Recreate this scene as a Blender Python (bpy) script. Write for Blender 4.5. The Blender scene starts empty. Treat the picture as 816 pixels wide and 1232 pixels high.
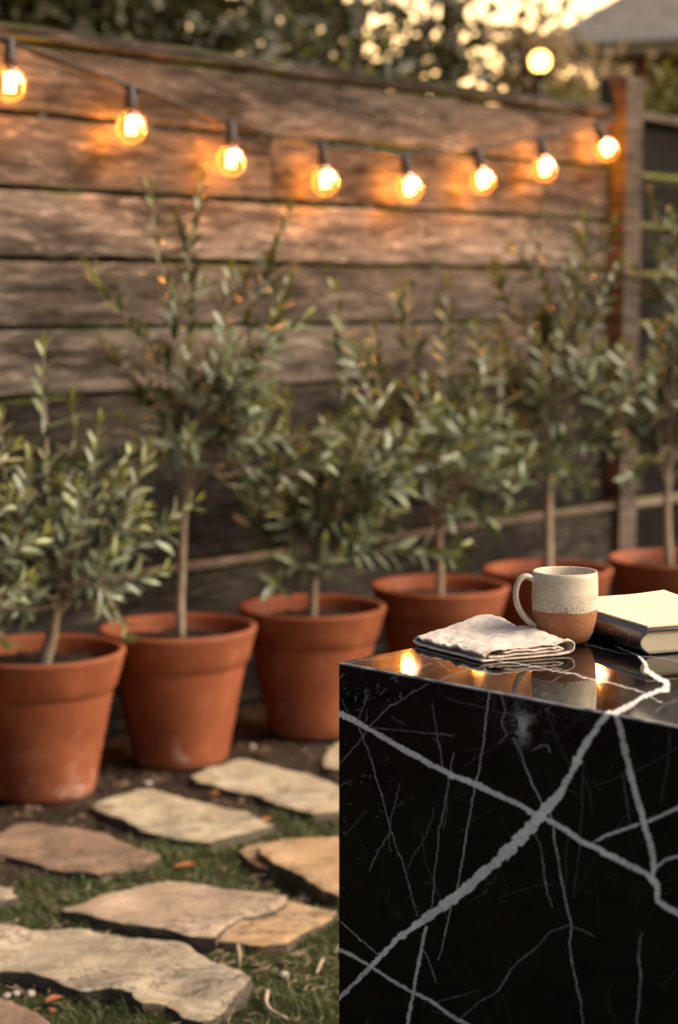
import bpy, bmesh, math, random
import numpy as np
from mathutils import Vector, Matrix, noise as mnoise
from mathutils.geometry import delaunay_2d_cdt

random.seed(7)
rng = np.random.default_rng(11)
scene = bpy.context.scene
COL = scene.collection
R = math.radians

# ------------------------------------------------------------------ survey
# measurements were read off the photograph with this pinhole (focal 2250 px,
# eye 1.29 m up, pitched 6.44 deg down) and turned into metres
FPX, EYE = 2250.0, 1.29
PITCH = math.atan(254 / FPX)

def ray(x, y):
    a, b = (x - 408) / FPX, (y - 616) / FPX
    return np.array([a, math.cos(PITCH) - b * math.sin(PITCH), -math.sin(PITCH) - b * math.cos(PITCH)])

def on_level(x, y, z):
    r = ray(x, y)
    q = r * ((z - EYE) / r[2])
    return Vector((q[0], q[1], z))

def at_depth(x, y, Y):
    r = ray(x, y)
    q = r * (Y / r[1])
    return Vector((q[0], q[1], q[2] + EYE))

FENCE_ANGLE = R(48)
FE = Vector((math.cos(FENCE_ANGLE), math.sin(FENCE_ANGLE), 0))
FN = Vector((math.sin(FENCE_ANGLE), -math.cos(FENCE_ANGLE), 0))
FP = Vector((-.08, 6.14, 0))

def on_fence(x, y, off=0.0):
    r = Vector(ray(x, y))
    p = FP + FN * off
    t = (FN.dot(p)) / FN.dot(r)
    q = r * t
    return Vector((q.x, q.y, q.z + EYE))

# ------------------------------------------------------------------ helpers
def tag(o, label=None, cat=None, group=None, kind=None):
    if label: o['label'] = label
    if cat: o['category'] = cat
    if group: o['group'] = group
    if kind: o['kind'] = kind
    return o

def empty(name, loc, rz=0.0):
    o = bpy.data.objects.new(name, None)
    o.location = loc
    o.rotation_euler = (0, 0, rz)
    o.empty_display_size = .1
    COL.objects.link(o)
    return o

def link(name, me, mat=None, parent=None, loc=(0, 0, 0), rz=0.0):
    o = bpy.data.objects.new(name, me)
    if mat is not None:
        for m in (mat if isinstance(mat, (list, tuple)) else [mat]):
            me.materials.append(m)
    o.location = loc
    o.rotation_euler = (0, 0, rz)
    COL.objects.link(o)
    if parent is not None:
        o.parent = parent
    return o

def mesh_from(name, verts, faces, smooth=True):
    me = bpy.data.meshes.new(name)
    me.from_pydata([tuple(v) for v in verts], [], faces)
    me.update()
    if smooth:
        me.polygons.foreach_set('use_smooth', [True] * len(me.polygons))
    return me

def mesh_np(name, verts, quads, smooth=True):
    verts = np.asarray(verts, dtype=np.float32)
    quads = np.asarray(quads, dtype=np.int32)
    n = quads.shape[1]
    me = bpy.data.meshes.new(name)
    me.vertices.add(len(verts))
    me.vertices.foreach_set('co', verts.ravel())
    me.loops.add(quads.size)
    me.loops.foreach_set('vertex_index', quads.ravel())
    me.polygons.add(len(quads))
    me.polygons.foreach_set('loop_start', np.arange(0, quads.size, n, dtype=np.int32))
    me.update(calc_edges=True)
    if smooth:
        me.polygons.foreach_set('use_smooth', [True] * len(quads))
    me.validate()
    return me

def fattr(me, name, vals):
    a = me.attributes.new(name, 'FLOAT', 'POINT')
    a.data.foreach_set('value', np.asarray(vals, dtype=np.float32))

def lathe(profile, seg=64):
    vs, fs = [], []
    n = len(profile)
    for k in range(seg):
        a = 2 * math.pi * k / seg
        for r, z in profile:
            vs.append((r * math.cos(a), r * math.sin(a), z))
    for k in range(seg):
        k2 = (k + 1) % seg
        for i in range(n - 1):
            fs.append((k * n + i, k2 * n + i, k2 * n + i + 1, k * n + i + 1))
    return vs, fs

def tube(pts, radii, seg=8, cap=True, vs=None, fs=None):
    vs = [] if vs is None else vs
    fs = [] if fs is None else fs
    pts = [Vector(p) for p in pts]
    n = len(pts)
    if not hasattr(radii, '__len__'):
        radii = [radii] * n
    base = len(vs)
    up = Vector((0, 0, 1))
    d0 = (pts[1] - pts[0]).normalized()
    if abs(d0.dot(up)) > .95: up = Vector((1, 0, 0))
    u = d0.cross(up).normalized()
    for i in range(n):
        d = (pts[min(i + 1, n - 1)] - pts[max(i - 1, 0)]).normalized()
        u = (u - d * u.dot(d)).normalized()
        v = d.cross(u)
        for k in range(seg):
            a = 2 * math.pi * k / seg
            vs.append(pts[i] + (u * math.cos(a) + v * math.sin(a)) * radii[i])
    for i in range(n - 1):
        for k in range(seg):
            k2 = (k + 1) % seg
            fs.append((base + i * seg + k, base + i * seg + k2, base + (i + 1) * seg + k2, base + (i + 1) * seg + k))
    if cap:
        fs.append(tuple(base + k for k in reversed(range(seg))))
        fs.append(tuple(base + (n - 1) * seg + k for k in range(seg)))
    return vs, fs

def bez(pts, n):
    """Catmull-Rom through pts, n samples"""
    pts = [Vector(p) for p in pts]
    P = [pts[0] * 2 - pts[1]] + pts + [pts[-1] * 2 - pts[-2]]
    out = []
    m = len(pts) - 1
    for i in range(n):
        t = i / (n - 1) * m
        k = min(int(t), m - 1)
        t -= k
        a, b, c, d = P[k], P[k + 1], P[k + 2], P[k + 3]
        out.append(.5 * ((2 * b) + (c - a) * t + (2 * a - 5 * b + 4 * c - d) * t * t + (3 * b - a - 3 * c + d) * t ** 3))
    return out

def vnoise(x, y, cell, seed):
    """value noise in numpy, -1..1"""
    g = np.random.default_rng(seed).uniform(-1, 1, (257, 257))
    fx, fy = x / cell, y / cell
    ix, iy = np.floor(fx).astype(int), np.floor(fy).astype(int)
    tx, ty = fx - ix, fy - iy
    tx, ty = tx * tx * (3 - 2 * tx), ty * ty * (3 - 2 * ty)
    ix, iy = ix % 256, iy % 256
    return ((g[ix, iy] * (1 - tx) + g[ix + 1, iy] * tx) * (1 - ty) + (g[ix, iy + 1] * (1 - tx) + g[ix + 1, iy + 1] * tx) * ty)

# ------------------------------------------------------------------ materials
class NT:
    def __init__(self, name):
        self.m = bpy.data.materials.new(name)
        self.m.use_nodes = True
        self.t = self.m.node_tree
        self.t.nodes.clear()
        self.out = self.n('ShaderNodeOutputMaterial')
    def n(self, typ, **kw):
        nd = self.t.nodes.new(typ)
        for k, v in kw.items(): setattr(nd, k, v)
        return nd
    def l(self, a, b):
        self.t.links.new(a, b)
    def coord(self, which='Object', scale=(1, 1, 1), rot=(0, 0, 0)):
        tc = self.n('ShaderNodeTexCoord')
        mp = self.n('ShaderNodeMapping')
        mp.inputs['Scale'].default_value = scale
        mp.inputs['Rotation'].default_value = rot
        self.l(tc.outputs[which], mp.inputs['Vector'])
        return mp.outputs['Vector']
    def noise(self, vec, scale, detail=4, rough=.55, dist=0.0):
        nd = self.n('ShaderNodeTexNoise')
        nd.inputs['Scale'].default_value = scale
        nd.inputs['Detail'].default_value = detail
        nd.inputs['Roughness'].default_value = rough
        nd.inputs['Distortion'].default_value = dist
        if vec is not None: self.l(vec, nd.inputs['Vector'])
        return nd.outputs['Fac']
    def ramp(self, fac, stops):
        nd = self.n('ShaderNodeValToRGB')
        cr = nd.color_ramp
        while len(cr.elements) > 1: cr.elements.remove(cr.elements[-1])
        for i, (p, c) in enumerate(stops):
            e = cr.elements[0] if i == 0 else cr.elements.new(p)
            e.position = p
            e.color = (*c, 1) if len(c) == 3 else c
        self.l(fac, nd.inputs['Fac'])
        return nd.outputs['Color']
    def f(self, fac, lo, hi, a=0.0, b=1.0):
        nd = self.n('ShaderNodeMapRange')
        nd.interpolation_type = 'SMOOTHSTEP'
        for k, v in zip(('From Min', 'From Max', 'To Min', 'To Max'), (lo, hi, a, b)): nd.inputs[k].default_value = v
        self.l(fac, nd.inputs['Value'])
        return nd.outputs['Result']
    def mix(self, fac, a, b, mode='MIX'):
        nd = self.n('ShaderNodeMix', data_type='RGBA', blend_type=mode)
        for s, v in (('Factor', fac), ('A', a), ('B', b)):
            sock = [i for i in nd.inputs if i.name == s and i.enabled and (i.type == 'RGBA' or s == 'Factor')][0]
            if isinstance(v, (int, float)): sock.default_value = v
            elif isinstance(v, tuple): sock.default_value = (*v, 1)
            else: self.l(v, sock)
        return [o for o in nd.outputs if o.type == 'RGBA' and o.enabled][0]
    def math(self, op, a, b=0.0):
        nd = self.n('ShaderNodeMath', operation=op)
        for i, v in enumerate((a, b)):
            if isinstance(v, (int, float)): nd.inputs[i].default_value = v
            else: self.l(v, nd.inputs[i])
        return nd.outputs[0]
    def attr(self, name):
        return self.n('ShaderNodeAttribute', attribute_name=name).outputs['Fac']
    def bump(self, h, strength=.3, dist=.01, normal=None):
        nd = self.n('ShaderNodeBump')
        nd.inputs['Strength'].default_value = strength
        nd.inputs['Distance'].default_value = dist
        self.l(h, nd.inputs['Height'])
        if normal is not None: self.l(normal, nd.inputs['Normal'])
        return nd.outputs['Normal']
    def pbr(self, color, rough=.6, spec=.5, normal=None, metal=0.0, **kw):
        b = self.n('ShaderNodeBsdfPrincipled')
        for k, v in (('Base Color', color), ('Roughness', rough), ('Specular IOR Level', spec), ('Metallic', metal)):
            if isinstance(v, tuple): b.inputs[k].default_value = (*v, 1)
            elif isinstance(v, (int, float)): b.inputs[k].default_value = v
            else: self.l(v, b.inputs[k])
        for k, v in kw.items():
            k = k.replace('_', ' ')
            if isinstance(v, tuple): b.inputs[k].default_value = (*v, 1)
            else: b.inputs[k].default_value = v
        if normal is not None: self.l(normal, b.inputs['Normal'])
        self.l(b.outputs[0], self.out.inputs['Surface'])
        return b

def mat_wood(name, dark, mid, light, tint=1.0, moss=.5):
    t = NT(name)
    tc = t.n('ShaderNodeTexCoord').outputs['Object']
    rnd = t.attr('board')
    sep = t.n('ShaderNodeSeparateXYZ'); t.l(tc, sep.inputs[0])
    # each board gets its own stretch of grain
    cx = t.n('ShaderNodeCombineXYZ')
    t.l(t.math('ADD', sep.outputs[0], t.math('MULTIPLY', rnd, 37.0)), cx.inputs[0])
    t.l(t.math('MULTIPLY', rnd, 91.0), cx.inputs[1])
    t.l(sep.outputs[2], cx.inputs[2])
    vec = cx.outputs[0]
    mp = t.n('ShaderNodeMapping'); mp.inputs['Scale'].default_value = (1.0, 1.0, 9.0); t.l(vec, mp.inputs['Vector'])
    mp2 = t.n('ShaderNodeMapping'); mp2.inputs['Scale'].default_value = (.6, 1.0, 3.0); t.l(vec, mp2.inputs['Vector'])
    mp3 = t.n('ShaderNodeMapping'); mp3.inputs['Scale'].default_value = (2.2, 1.0, 60.0); t.l(vec, mp3.inputs['Vector'])
    broad = t.noise(mp2.outputs[0], 3.2, 5, .6, .8)
    grain = t.noise(mp.outputs[0], 7.5, 8, .7, 1.1)
    fine = t.noise(mp3.outputs[0], 2.2, 5, .65, .4)
    # knots
    kv = t.n('ShaderNodeMapping'); kv.inputs['Scale'].default_value = (2.0, 1.0, 5.0); t.l(vec, kv.inputs['Vector'])
    vor = t.n('ShaderNodeTexVoronoi'); vor.inputs['Scale'].default_value = 1.15; t.l(kv.outputs[0], vor.inputs['Vector'])
    knot = t.f(vor.outputs['Distance'], .03, .17, 1, 0)
    base = t.ramp(grain, [(.36, dark), (.46, mid), (.53, mid), (.63, light)])
    base = t.mix(t.f(broad, .38, .6), t.mix(.5, base, dark), t.mix(.22, base, light))
    base = t.mix(t.f(fine, .42, .68, 0, .6), base, dark)
    base = t.mix(t.math('MULTIPLY', knot, .85), base, tuple(c * .35 for c in dark))
    tone = t.n('ShaderNodeHueSaturation')
    t.l(base, tone.inputs['Color'])
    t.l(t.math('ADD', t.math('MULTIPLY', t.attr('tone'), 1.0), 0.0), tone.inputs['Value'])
    tone.inputs['Saturation'].default_value = tint
    col = tone.outputs[0]
    mz = t.f(t.attr('edge'), .78, 1.0)
    mnz = t.f(t.noise(tc, 3.1, 4, .6), .48, .6)
    col = t.mix(t.math('MULTIPLY', t.math('MULTIPLY', mz, mnz), moss), col, (.07, .095, .022))
    h = t.math('ADD', t.math('MULTIPLY', grain, .6), t.math('MULTIPLY', fine, .6))
    t.pbr(col, .88, .08, t.bump(h, .8, .008))
    return t.m

M = {}
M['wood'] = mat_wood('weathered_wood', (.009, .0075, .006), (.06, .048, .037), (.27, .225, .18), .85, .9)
M['wood_shade'] = mat_wood('shade_toned_wood', (.004, .0034, .003), (.011, .009, .0075), (.03, .024, .02), 1.0, .9)  # near-black colour paints in the shade on the right fence section
M['wood_post'] = mat_wood('post_wood', (.03, .022, .017), (.095, .07, .053), (.22, .17, .135), .9, .3)

def mat_terracotta():
    t = NT('terracotta')
    v = t.coord('Object')
    oi = t.n('ShaderNodeObjectInfo').outputs['Random']
    off = t.n('ShaderNodeVectorMath', operation='ADD')
    cb = t.n('ShaderNodeCombineXYZ'); t.l(t.math('MULTIPLY', oi, 40.0), cb.inputs[0])
    t.l(v, off.inputs[0]); t.l(cb.outputs[0], off.inputs[1]); v = off.outputs[0]
    n1 = t.noise(v, 7, 5, .6)
    n2 = t.noise(v, 60, 3, .6)
    col = t.ramp(n1, [(.3, (.15, .04, .014)), (.55, (.215, .06, .022)), (.72, (.28, .092, .038))])
    sp = t.n('ShaderNodeSeparateXYZ'); tc = t.n('ShaderNodeTexCoord'); t.l(tc.outputs['Object'], sp.inputs[0])
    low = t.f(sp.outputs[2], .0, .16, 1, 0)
    eff = t.f(t.noise(v, 11, 6, .7, .5), .52, .72)
    col = t.mix(t.math('MULTIPLY', eff, t.math('ADD', t.math('MULTIPLY', low, .6), .14)), col, (.42, .33, .27))
    dirt = t.f(t.noise(v, 4, 5, .65), .55, .75)
    col = t.mix(t.math('MULTIPLY', dirt, .35), col, (.16, .06, .03))
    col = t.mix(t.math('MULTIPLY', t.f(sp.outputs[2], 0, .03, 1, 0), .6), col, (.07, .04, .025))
    t.pbr(col, t.f(n1, .3, .7, .62, .85), .3, t.bump(t.math('ADD', n2, n1), .15, .004))
    return t.m
M['terracotta'] = mat_terracotta()

def mat_simple(name, stops, scale, rough=.8, spec=.3, bump=.3, bd=.01, bscale=None, detail=6):
    t = NT(name)
    v = t.coord('Object')
    col = t.ramp(t.noise(v, scale, detail, .6), stops)
    h = t.noise(v, bscale or scale * 3, 5, .65)
    t.pbr(col, rough, spec, t.bump(h, bump, bd))
    return t.m
M['pot_soil'] = mat_simple('potting_soil', [(.35, (.012, .008, .006)), (.7, (.05, .034, .024))], 60, .95, .1, .9, .012, 90)
M['bark'] = mat_simple('olive_bark', [(.3, (.15, .115, .08)), (.55, (.29, .23, .165)), (.75, (.4, .33, .25))], 45, .85, .2, .5, .004, 120)
M['bark_bg'] = mat_simple('tree_bark', [(.3, (.03, .022, .015)), (.7, (.09, .065, .045))], 6, .9, .1)

def mat_leaf(name, top, topy, under, rough=.42, trans=.12):
    t = NT(name)
    a = t.attr('leaf')
    young = t.attr('young')
    g = t.n('ShaderNodeNewGeometry').outputs['Backfacing']
    up = t.mix(young, t.ramp(a, [(0, tuple(c * .6 for c in top)), (.6, top), (1, tuple(c * 1.5 for c in top))]), topy)
    un = t.mix(a, tuple(c * .75 for c in under), under)
    un = t.mix(t.math('MULTIPLY', young, .5), un, topy)
    col = t.mix(g, up, un)
    b = t.n('ShaderNodeBsdfPrincipled')
    t.l(col, b.inputs['Base Color'])
    b.inputs['Roughness'].default_value = rough
    b.inputs['Specular IOR Level'].default_value = .45
    tr = t.n('ShaderNodeBsdfTranslucent')
    t.l(t.mix(.5, col, topy), tr.inputs['Color'])
    ms = t.n('ShaderNodeMixShader'); ms.inputs[0].default_value = trans
    t.l(b.outputs[0], ms.inputs[1]); t.l(tr.outputs[0], ms.inputs[2])
    t.l(ms.outputs[0], t.out.inputs['Surface'])
    return t.m
M['olive_leaf'] = mat_leaf('olive_leaf', (.02, .041, .014), (.34, .35, .09), (.185, .225, .135), .26)
M['leaf_dark'] = mat_leaf('dark_leaf', (.03, .034, .01), (.1, .085, .02), (.05, .05, .02), .5, .2)
M['leaf_olive'] = mat_leaf('yellow_green_leaf', (.075, .085, .016), (.22, .19, .035), (.12, .12, .03), .5, .42)
M['leaf_tan'] = mat_leaf('tan_leaf', (.27, .19, .095), (.45, .32, .16), (.33, .24, .13), .6, .4)
M['grass'] = mat_leaf('grass_blade', (.042, .08, .014), (.14, .135, .038), (.06, .09, .022), .5, .25)

def mat_ground():
    t = NT('soil_and_moss')
    v = t.coord('Object')
    n = t.noise(v, 9, 7, .62)
    f = t.noise(v, 70, 5, .65)
    col = t.ramp(n, [(.3, (.014, .009, .006)), (.5, (.034, .023, .015)), (.7, (.07, .049, .032))])
    col = t.mix(t.f(f, .55, .75, 0, .5), col, (.16, .12, .08))
    col = t.mix(t.math('MULTIPLY', t.attr('lawn'), t.f(t.noise(v, 16, 5, .6), .36, .56, .2, .85)), col, (.032, .04, .012))
    t.pbr(col, .95, .12, t.bump(t.math('ADD', f, n), .8, .02))
    return t.m
M['ground'] = mat_ground()

def mat_stone(name, a, b, c):
    t = NT(name)
    tc = t.coord('Object')
    n = t.noise(tc, 6, 6, .6, .6)
    str_ = t.noise(t.coord('Object', (1.2, 5, 5), (0, 0, .5)), 5, 6, .65, 1.2)
    f = t.noise(tc, 90, 4, .6)
    col = t.ramp(n, [(.28, a), (.5, b), (.72, c)])
    col = t.mix(t.f(str_, .5, .68, 0, .6), col, tuple(x * .55 for x in a))
    rust = t.f(t.noise(tc, 3.3, 5, .6, 1.0), .54, .68, 0, .55)
    col = t.mix(rust, col, (b[0] * 1.0, b[1] * .74, b[2] * .5))
    col = t.mix(t.f(f, .3, .42, .45, 0), col, tuple(x * .4 for x in a))
    side = t.n('ShaderNodeNewGeometry').outputs['Normal']
    sp = t.n('ShaderNodeSeparateXYZ'); t.l(side, sp.inputs[0])
    col = t.mix(t.f(sp.outputs[2], .35, .7, .85, 0), col, (.03, .024, .016))   # shade on the side faces, painted in a soil brown
    rg = t.math('ABSOLUTE', t.math('SUBTRACT', t.noise(t.coord('Object', (1.0, 2.6, 2.6), (0, 0, .35)), 4.2, 5, .62, 1.6), .5))
    where = t.f(t.noise(tc, 4.5, 3, .5), .5, .6)
    crk = t.math('MULTIPLY', t.f(rg, .004, .016, 1, 0), where)
    col = t.mix(t.math('MULTIPLY', crk, .75), col, (.06, .048, .034))
    pit = t.n('ShaderNodeTexVoronoi'); pit.inputs['Scale'].default_value = 22; t.l(tc, pit.inputs['Vector'])
    pits = t.math('MULTIPLY', t.f(pit.outputs['Distance'], .05, .1, 1, 0), t.f(t.noise(tc, 10, 2, .5), .5, .6))
    col = t.mix(t.math('MULTIPLY', pits, .75), col, (.05, .04, .03))
    h = t.math('ADD', t.math('ADD', t.math('SUBTRACT', t.math('MULTIPLY', str_, 1.1), t.math('MULTIPLY', crk, .5)), t.math('MULTIPLY', n, .8)), t.math('MULTIPLY', f, .25))
    t.pbr(col, .72, .35, t.bump(h, .9, .016))
    return t.m
M['stone_grey'] = mat_stone('grey_buff_flagstone', (.22, .175, .115), (.34, .275, .185), (.43, .36, .255))
M['stone_buff'] = mat_stone('buff_flagstone', (.25, .18, .118), (.36, .265, .175), (.45, .345, .24))
M['stone_ochre'] = mat_stone('ochre_flagstone', (.27, .165, .08), (.4, .255, .13), (.47, .33, .195))
M['stone_brown'] = mat_stone('brown_flagstone', (.15, .092, .058), (.225, .145, .092), (.3, .2, .132))
M['stone_cream'] = mat_stone('cream_flagstone', (.29, .23, .145), (.4, .33, .215), (.49, .42, .3))
M['pebble'] = mat_simple('pebble', [(.3, (.2, .17, .14)), (.7, (.4, .35, .29))], 30, .6, .4, .2, .002)
M['chip'] = mat_simple('bark_chip', [(.3, (.02, .012, .008)), (.52, (.06, .036, .022)), (.72, (.3, .21, .13))], 8, .9, .15, .3, .003, 50)
M['straw'] = mat_simple('dry_straw', [(.3, (.2, .145, .085)), (.7, (.36, .28, .18))], 25, .7, .3, .2, .001)
M['dry_leaf'] = mat_simple('dry_leaf', [(.3, (.2, .065, .02)), (.7, (.34, .13, .045))], 20, .7, .3, .3, .003)
M['bark_twig'] = mat_simple('pale_twig', [(.3, (.28, .2, .13)), (.7, (.46, .36, .26))], 40, .8, .3, .3, .002)

def mat_marble():
    t = NT('black_marble')
    v = t.coord('Object')
    vein = t.attr('vein')
    n = t.noise(v, 120, 3, .6)
    n2 = t.noise(v, 30, 4, .6)
    vc = t.mix(t.f(n2, .35, .65), (.8, .745, .69), (.92, .87, .82))
    vc = t.mix(t.f(n, .55, .75, 0, .4), vc, (.26, .23, .2))
    # faint hairlines all over
    vo = t.n('ShaderNodeTexVoronoi', feature='DISTANCE_TO_EDGE'); vo.inputs['Scale'].default_value = 4.5
    wv = t.n('ShaderNodeVectorMath', operation='ADD')
    ns = t.n('ShaderNodeTexNoise'); ns.inputs['Scale'].default_value = 9; ns.inputs['Detail'].default_value = 5; t.l(v, ns.inputs['Vector'])
    sc = t.n('ShaderNodeVectorMath', operation='SCALE'); sc.inputs['Scale'].default_value = .12; t.l(ns.outputs['Color'], sc.inputs[0])
    t.l(v, wv.inputs[0]); t.l(sc.outputs[0], wv.inputs[1]); t.l(wv.outputs[0], vo.inputs['Vector'])
    hair = t.math('MULTIPLY', t.f(vo.outputs['Distance'], .0, .006, 1, 0), t.f(t.noise(v, 5, 3, .5), .5, .66, 0, .10))
    base = t.mix(t.f(t.noise(v, 14, 5, .7), .45, .8), (.002, .002, .0022), (.006, .0058, .0055))
    col = t.mix(hair, base, (.4, .4, .38))
    col = t.mix(vein, col, vc)
    t.pbr(col, t.f(vein, 0, 1, .03, .12), .4, t.bump(t.math('ADD', n2, t.math('MULTIPLY', n, .2)), .012, .002))
    return t.m
M['marble'] = mat_marble()

def mat_glaze_body():
    t = NT('mug_two_tone')
    tc = t.n('ShaderNodeTexCoord').outputs['Object']
    sp = t.n('ShaderNodeSeparateXYZ'); t.l(tc, sp.inputs[0])
    z = t.math('ADD', sp.outputs[2], t.math('MULTIPLY', t.math('SUBTRACT', t.noise(tc, 28, 4, .55), .5), .008))
    glz = t.f(z, .0425, .0433)
    clay = t.ramp(t.noise(tc, 220, 3, .6), [(.3, (.21, .078, .03)), (.7, (.3, .12, .05))])
    sn = t.noise(tc, 420, 3, .75)
    band = t.f(z, .045, .075, 1.0, .35)
    band2 = t.f(t.noise(t.coord('Object', (1, 1, 9)), 16, 3, .6), .4, .6, .6, 1.1)
    speck = t.math('MULTIPLY', t.f(sn, .44, .52, 1, 0), t.math('MULTIPLY', band, band2))
    cream = t.mix(t.f(t.noise(tc, 60, 4, .6), .35, .7), (.5, .43, .32), (.6, .53, .42))
    cream = t.mix(t.math('MULTIPLY', speck, .8), cream, (.15, .105, .065))
    rim = t.f(z, .0885, .0915, 0, .35)
    cream = t.mix(rim, cream, (.4, .24, .12))
    col = t.mix(glz, clay, cream)
    h = t.math('ADD', t.math('MULTIPLY', glz, .6), t.math('MULTIPLY', sn, .25))
    t.pbr(col, t.math('ADD', t.math('MULTIPLY', glz, -.45), .75), .5, t.bump(h, .35, .0015))
    return t.m
M['mug'] = mat_glaze_body()
def mat_glaze():
    t = NT('cream_glaze')
    tc = t.coord('Object')
    col = t.mix(t.f(t.noise(tc, 45, 4, .6), .35, .7), (.42, .34, .235), (.56, .49, .38))
    col = t.mix(t.f(t.noise(tc, 400, 3, .7), .36, .42, .5, 0), col, (.2, .14, .08))
    t.pbr(col, .3, .5)
    return t.m
M['glaze'] = mat_glaze()

def mat_linen():
    t = NT('oatmeal_linen')
    uv = t.n('ShaderNodeUVMap').outputs[0]
    def thread(rot):
        m = t.n('ShaderNodeMapping'); m.inputs['Rotation'].default_value = (0, 0, rot); t.l(uv, m.inputs['Vector'])
        w = t.n('ShaderNodeTexWave', wave_type='BANDS'); w.inputs['Scale'].default_value = 260; w.inputs['Distortion'].default_value = 1.5
        w.inputs['Detail Scale'].default_value = 4
        t.l(m.outputs[0], w.inputs['Vector']); return w.outputs['Fac']
    h = t.math('ADD', thread(0), thread(math.pi / 2))
    tc = t.coord('Object')
    slub = t.noise(t.coord('Object', (6, 60, 60), (0, 0, R(44))), 20, 3, .6)
    col = t.mix(t.f(t.noise(tc, 60, 4, .6), .35, .7), (.57, .465, .37), (.66, .555, .455))
    col = t.mix(t.f(slub, .5, .75, 0, .3), col, (.33, .27, .215))
    wr = t.noise(tc, 110, 4, .55, .6)
    nrm = t.bump(wr, .35, .004)
    t.pbr(col, .9, .2, t.bump(h, .35, .0006, nrm), Sheen_Weight=.2)
    return t.m
M['linen'] = mat_linen()

def mat_pages():
    t = NT('page_edges')
    v = t.coord('Object', (1, 1, 1))
    n = t.noise(t.coord('Object', (2, 2, 900)), 3, 3, .6)
    col = t.ramp(n, [(.3, (.3, .25, .17)), (.6, (.46, .4, .29))])
    t.pbr(col, .8, .2, t.bump(n, .4, .001))
    return t.m
M['pages'] = mat_pages()
def mat_flat(name, c, rough=.5, spec=.5, metal=0, nscale=40, var=.2, bump=.1):
    t = NT(name)
    v = t.coord('Object')
    n = t.noise(v, nscale, 4, .6)
    col = t.mix(t.f(n, .3, .7), tuple(x * (1 - var) for x in c), tuple(min(1, x * (1 + var)) for x in c))
    t.pbr(col, rough, spec, t.bump(n, bump, .002), metal)
    return t.m
M['book_cloth'] = mat_flat('navy_black_cover', (.010, .012, .018), .34, .6, 0, 300, .3, .15)
M['gilt'] = mat_flat('copper_gilt', (.24, .1, .03), .45, .5, .4, 200, .3, .1)
M['cream_paper'] = mat_flat('cream_paper', (.72, .61, .4), .75, .2, 0, 12, .05, .05)
M['black_rubber'] = mat_flat('black_rubber', (.012, .011, .010), .5, .4)
M['cable'] = mat_flat('dark_cable', (.012, .011, .010), .6, .3)
M['hook'] = mat_flat('dark_iron', (.03, .025, .02), .5, .5, .6)

def mat_glass():
    t = NT('amber_bulb_glass')
    tr = t.n('ShaderNodeBsdfTransparent'); tr.inputs[0].default_value = (1, .8, .54, 1)
    gl = t.n('ShaderNodeBsdfGlossy'); gl.inputs['Roughness'].default_value = .03
    lw = t.n('ShaderNodeFresnel'); lw.inputs['IOR'].default_value = 1.5
    ms = t.n('ShaderNodeMixShader')
    t.l(lw.outputs[0], ms.inputs[0]); t.l(tr.outputs[0], ms.inputs[1]); t.l(gl.outputs[0], ms.inputs[2])
    df = t.n('ShaderNodeBsdfTranslucent'); df.inputs[0].default_value = (1, .62, .25, 1)
    m2 = t.n('ShaderNodeMixShader')
    fc = t.n('ShaderNodeLayerWeight'); fc.inputs['Blend'].default_value = .35
    t.l(t.f(fc.outputs['Facing'], .25, .95, .006, .16), m2.inputs[0])
    t.l(ms.outputs[0], m2.inputs[1]); t.l(df.outputs[0], m2.inputs[2])
    t.l(m2.outputs[0], t.out.inputs['Surface'])
    return t.m
M['glass'] = mat_glass()
def mat_emit(name, c, s):
    t = NT(name)
    e = t.n('ShaderNodeEmission'); e.inputs[0].default_value = (*c, 1); e.inputs[1].default_value = s
    t.l(e.outputs[0], t.out.inputs['Surface'])
    return t.m
M['filament'] = mat_emit('glowing_filament', (1, .6, .22), 13)
M['porch'] = mat_emit('porch_lamp_glow', (1, .55, .12), 4)

def mat_brick():
    t = NT('red_brick')
    v = t.coord('Object')
    b = t.n('ShaderNodeTexBrick'); b.inputs['Scale'].default_value = 4.2
    b.inputs['Color1'].default_value = (.26, .1, .06, 1); b.inputs['Color2'].default_value = (.33, .14, .085, 1); b.inputs['Mortar'].default_value = (.3, .25, .2, 1)
    sp = t.n('ShaderNodeSeparateXYZ'); t.l(v, sp.inputs[0])
    cb = t.n('ShaderNodeCombineXYZ'); t.l(t.math('ADD', sp.outputs[0], sp.outputs[1]), cb.inputs[0]); t.l(sp.outputs[2], cb.inputs[1])
    t.l(cb.outputs[0], b.inputs['Vector'])
    t.pbr(b.outputs['Color'], .85, .2)
    return t.m
M['brick'] = mat_brick()
M['roof'] = mat_simple('roof_shingle', [(.3, (.13, .11, .095)), (.7, (.24, .205, .18))], 9, .85, .2, .5, .02)
M['white_paint'] = mat_flat('cream_white_paint', (.8, .74, .64), .6, .3, 0, 5, .06)
M['window_glass'] = mat_flat('dark_window_glass', (.02, .022, .025), .08, .6, 0, 3, .2, 0)

# ------------------------------------------------------------------ ground
SOIL_DIR = FN
def lawn_weight(x, y):
    """1 = grassy, 0 = bare soil beside the pots (distance from the fence line)"""
    d = (x - FP.x) * FN.x + (y - FP.y) * FN.y
    n = mnoise.noise(Vector((x * 2.3, y * 2.3, 3.1))) * .22 + mnoise.noise(Vector((x * 7, y * 7, 8.1))) * .12
    return max(0, min(1, (d + n - .78) / .25))

def ground_z(x, y):
    return (mnoise.noise(Vector((x * 3, y * 3, 0))) * .012 + mnoise.noise(Vector((x * 14, y * 14, 5))) * .006 +
            mnoise.noise(Vector((x * 45, y * 45, 9))) * .004)

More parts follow.
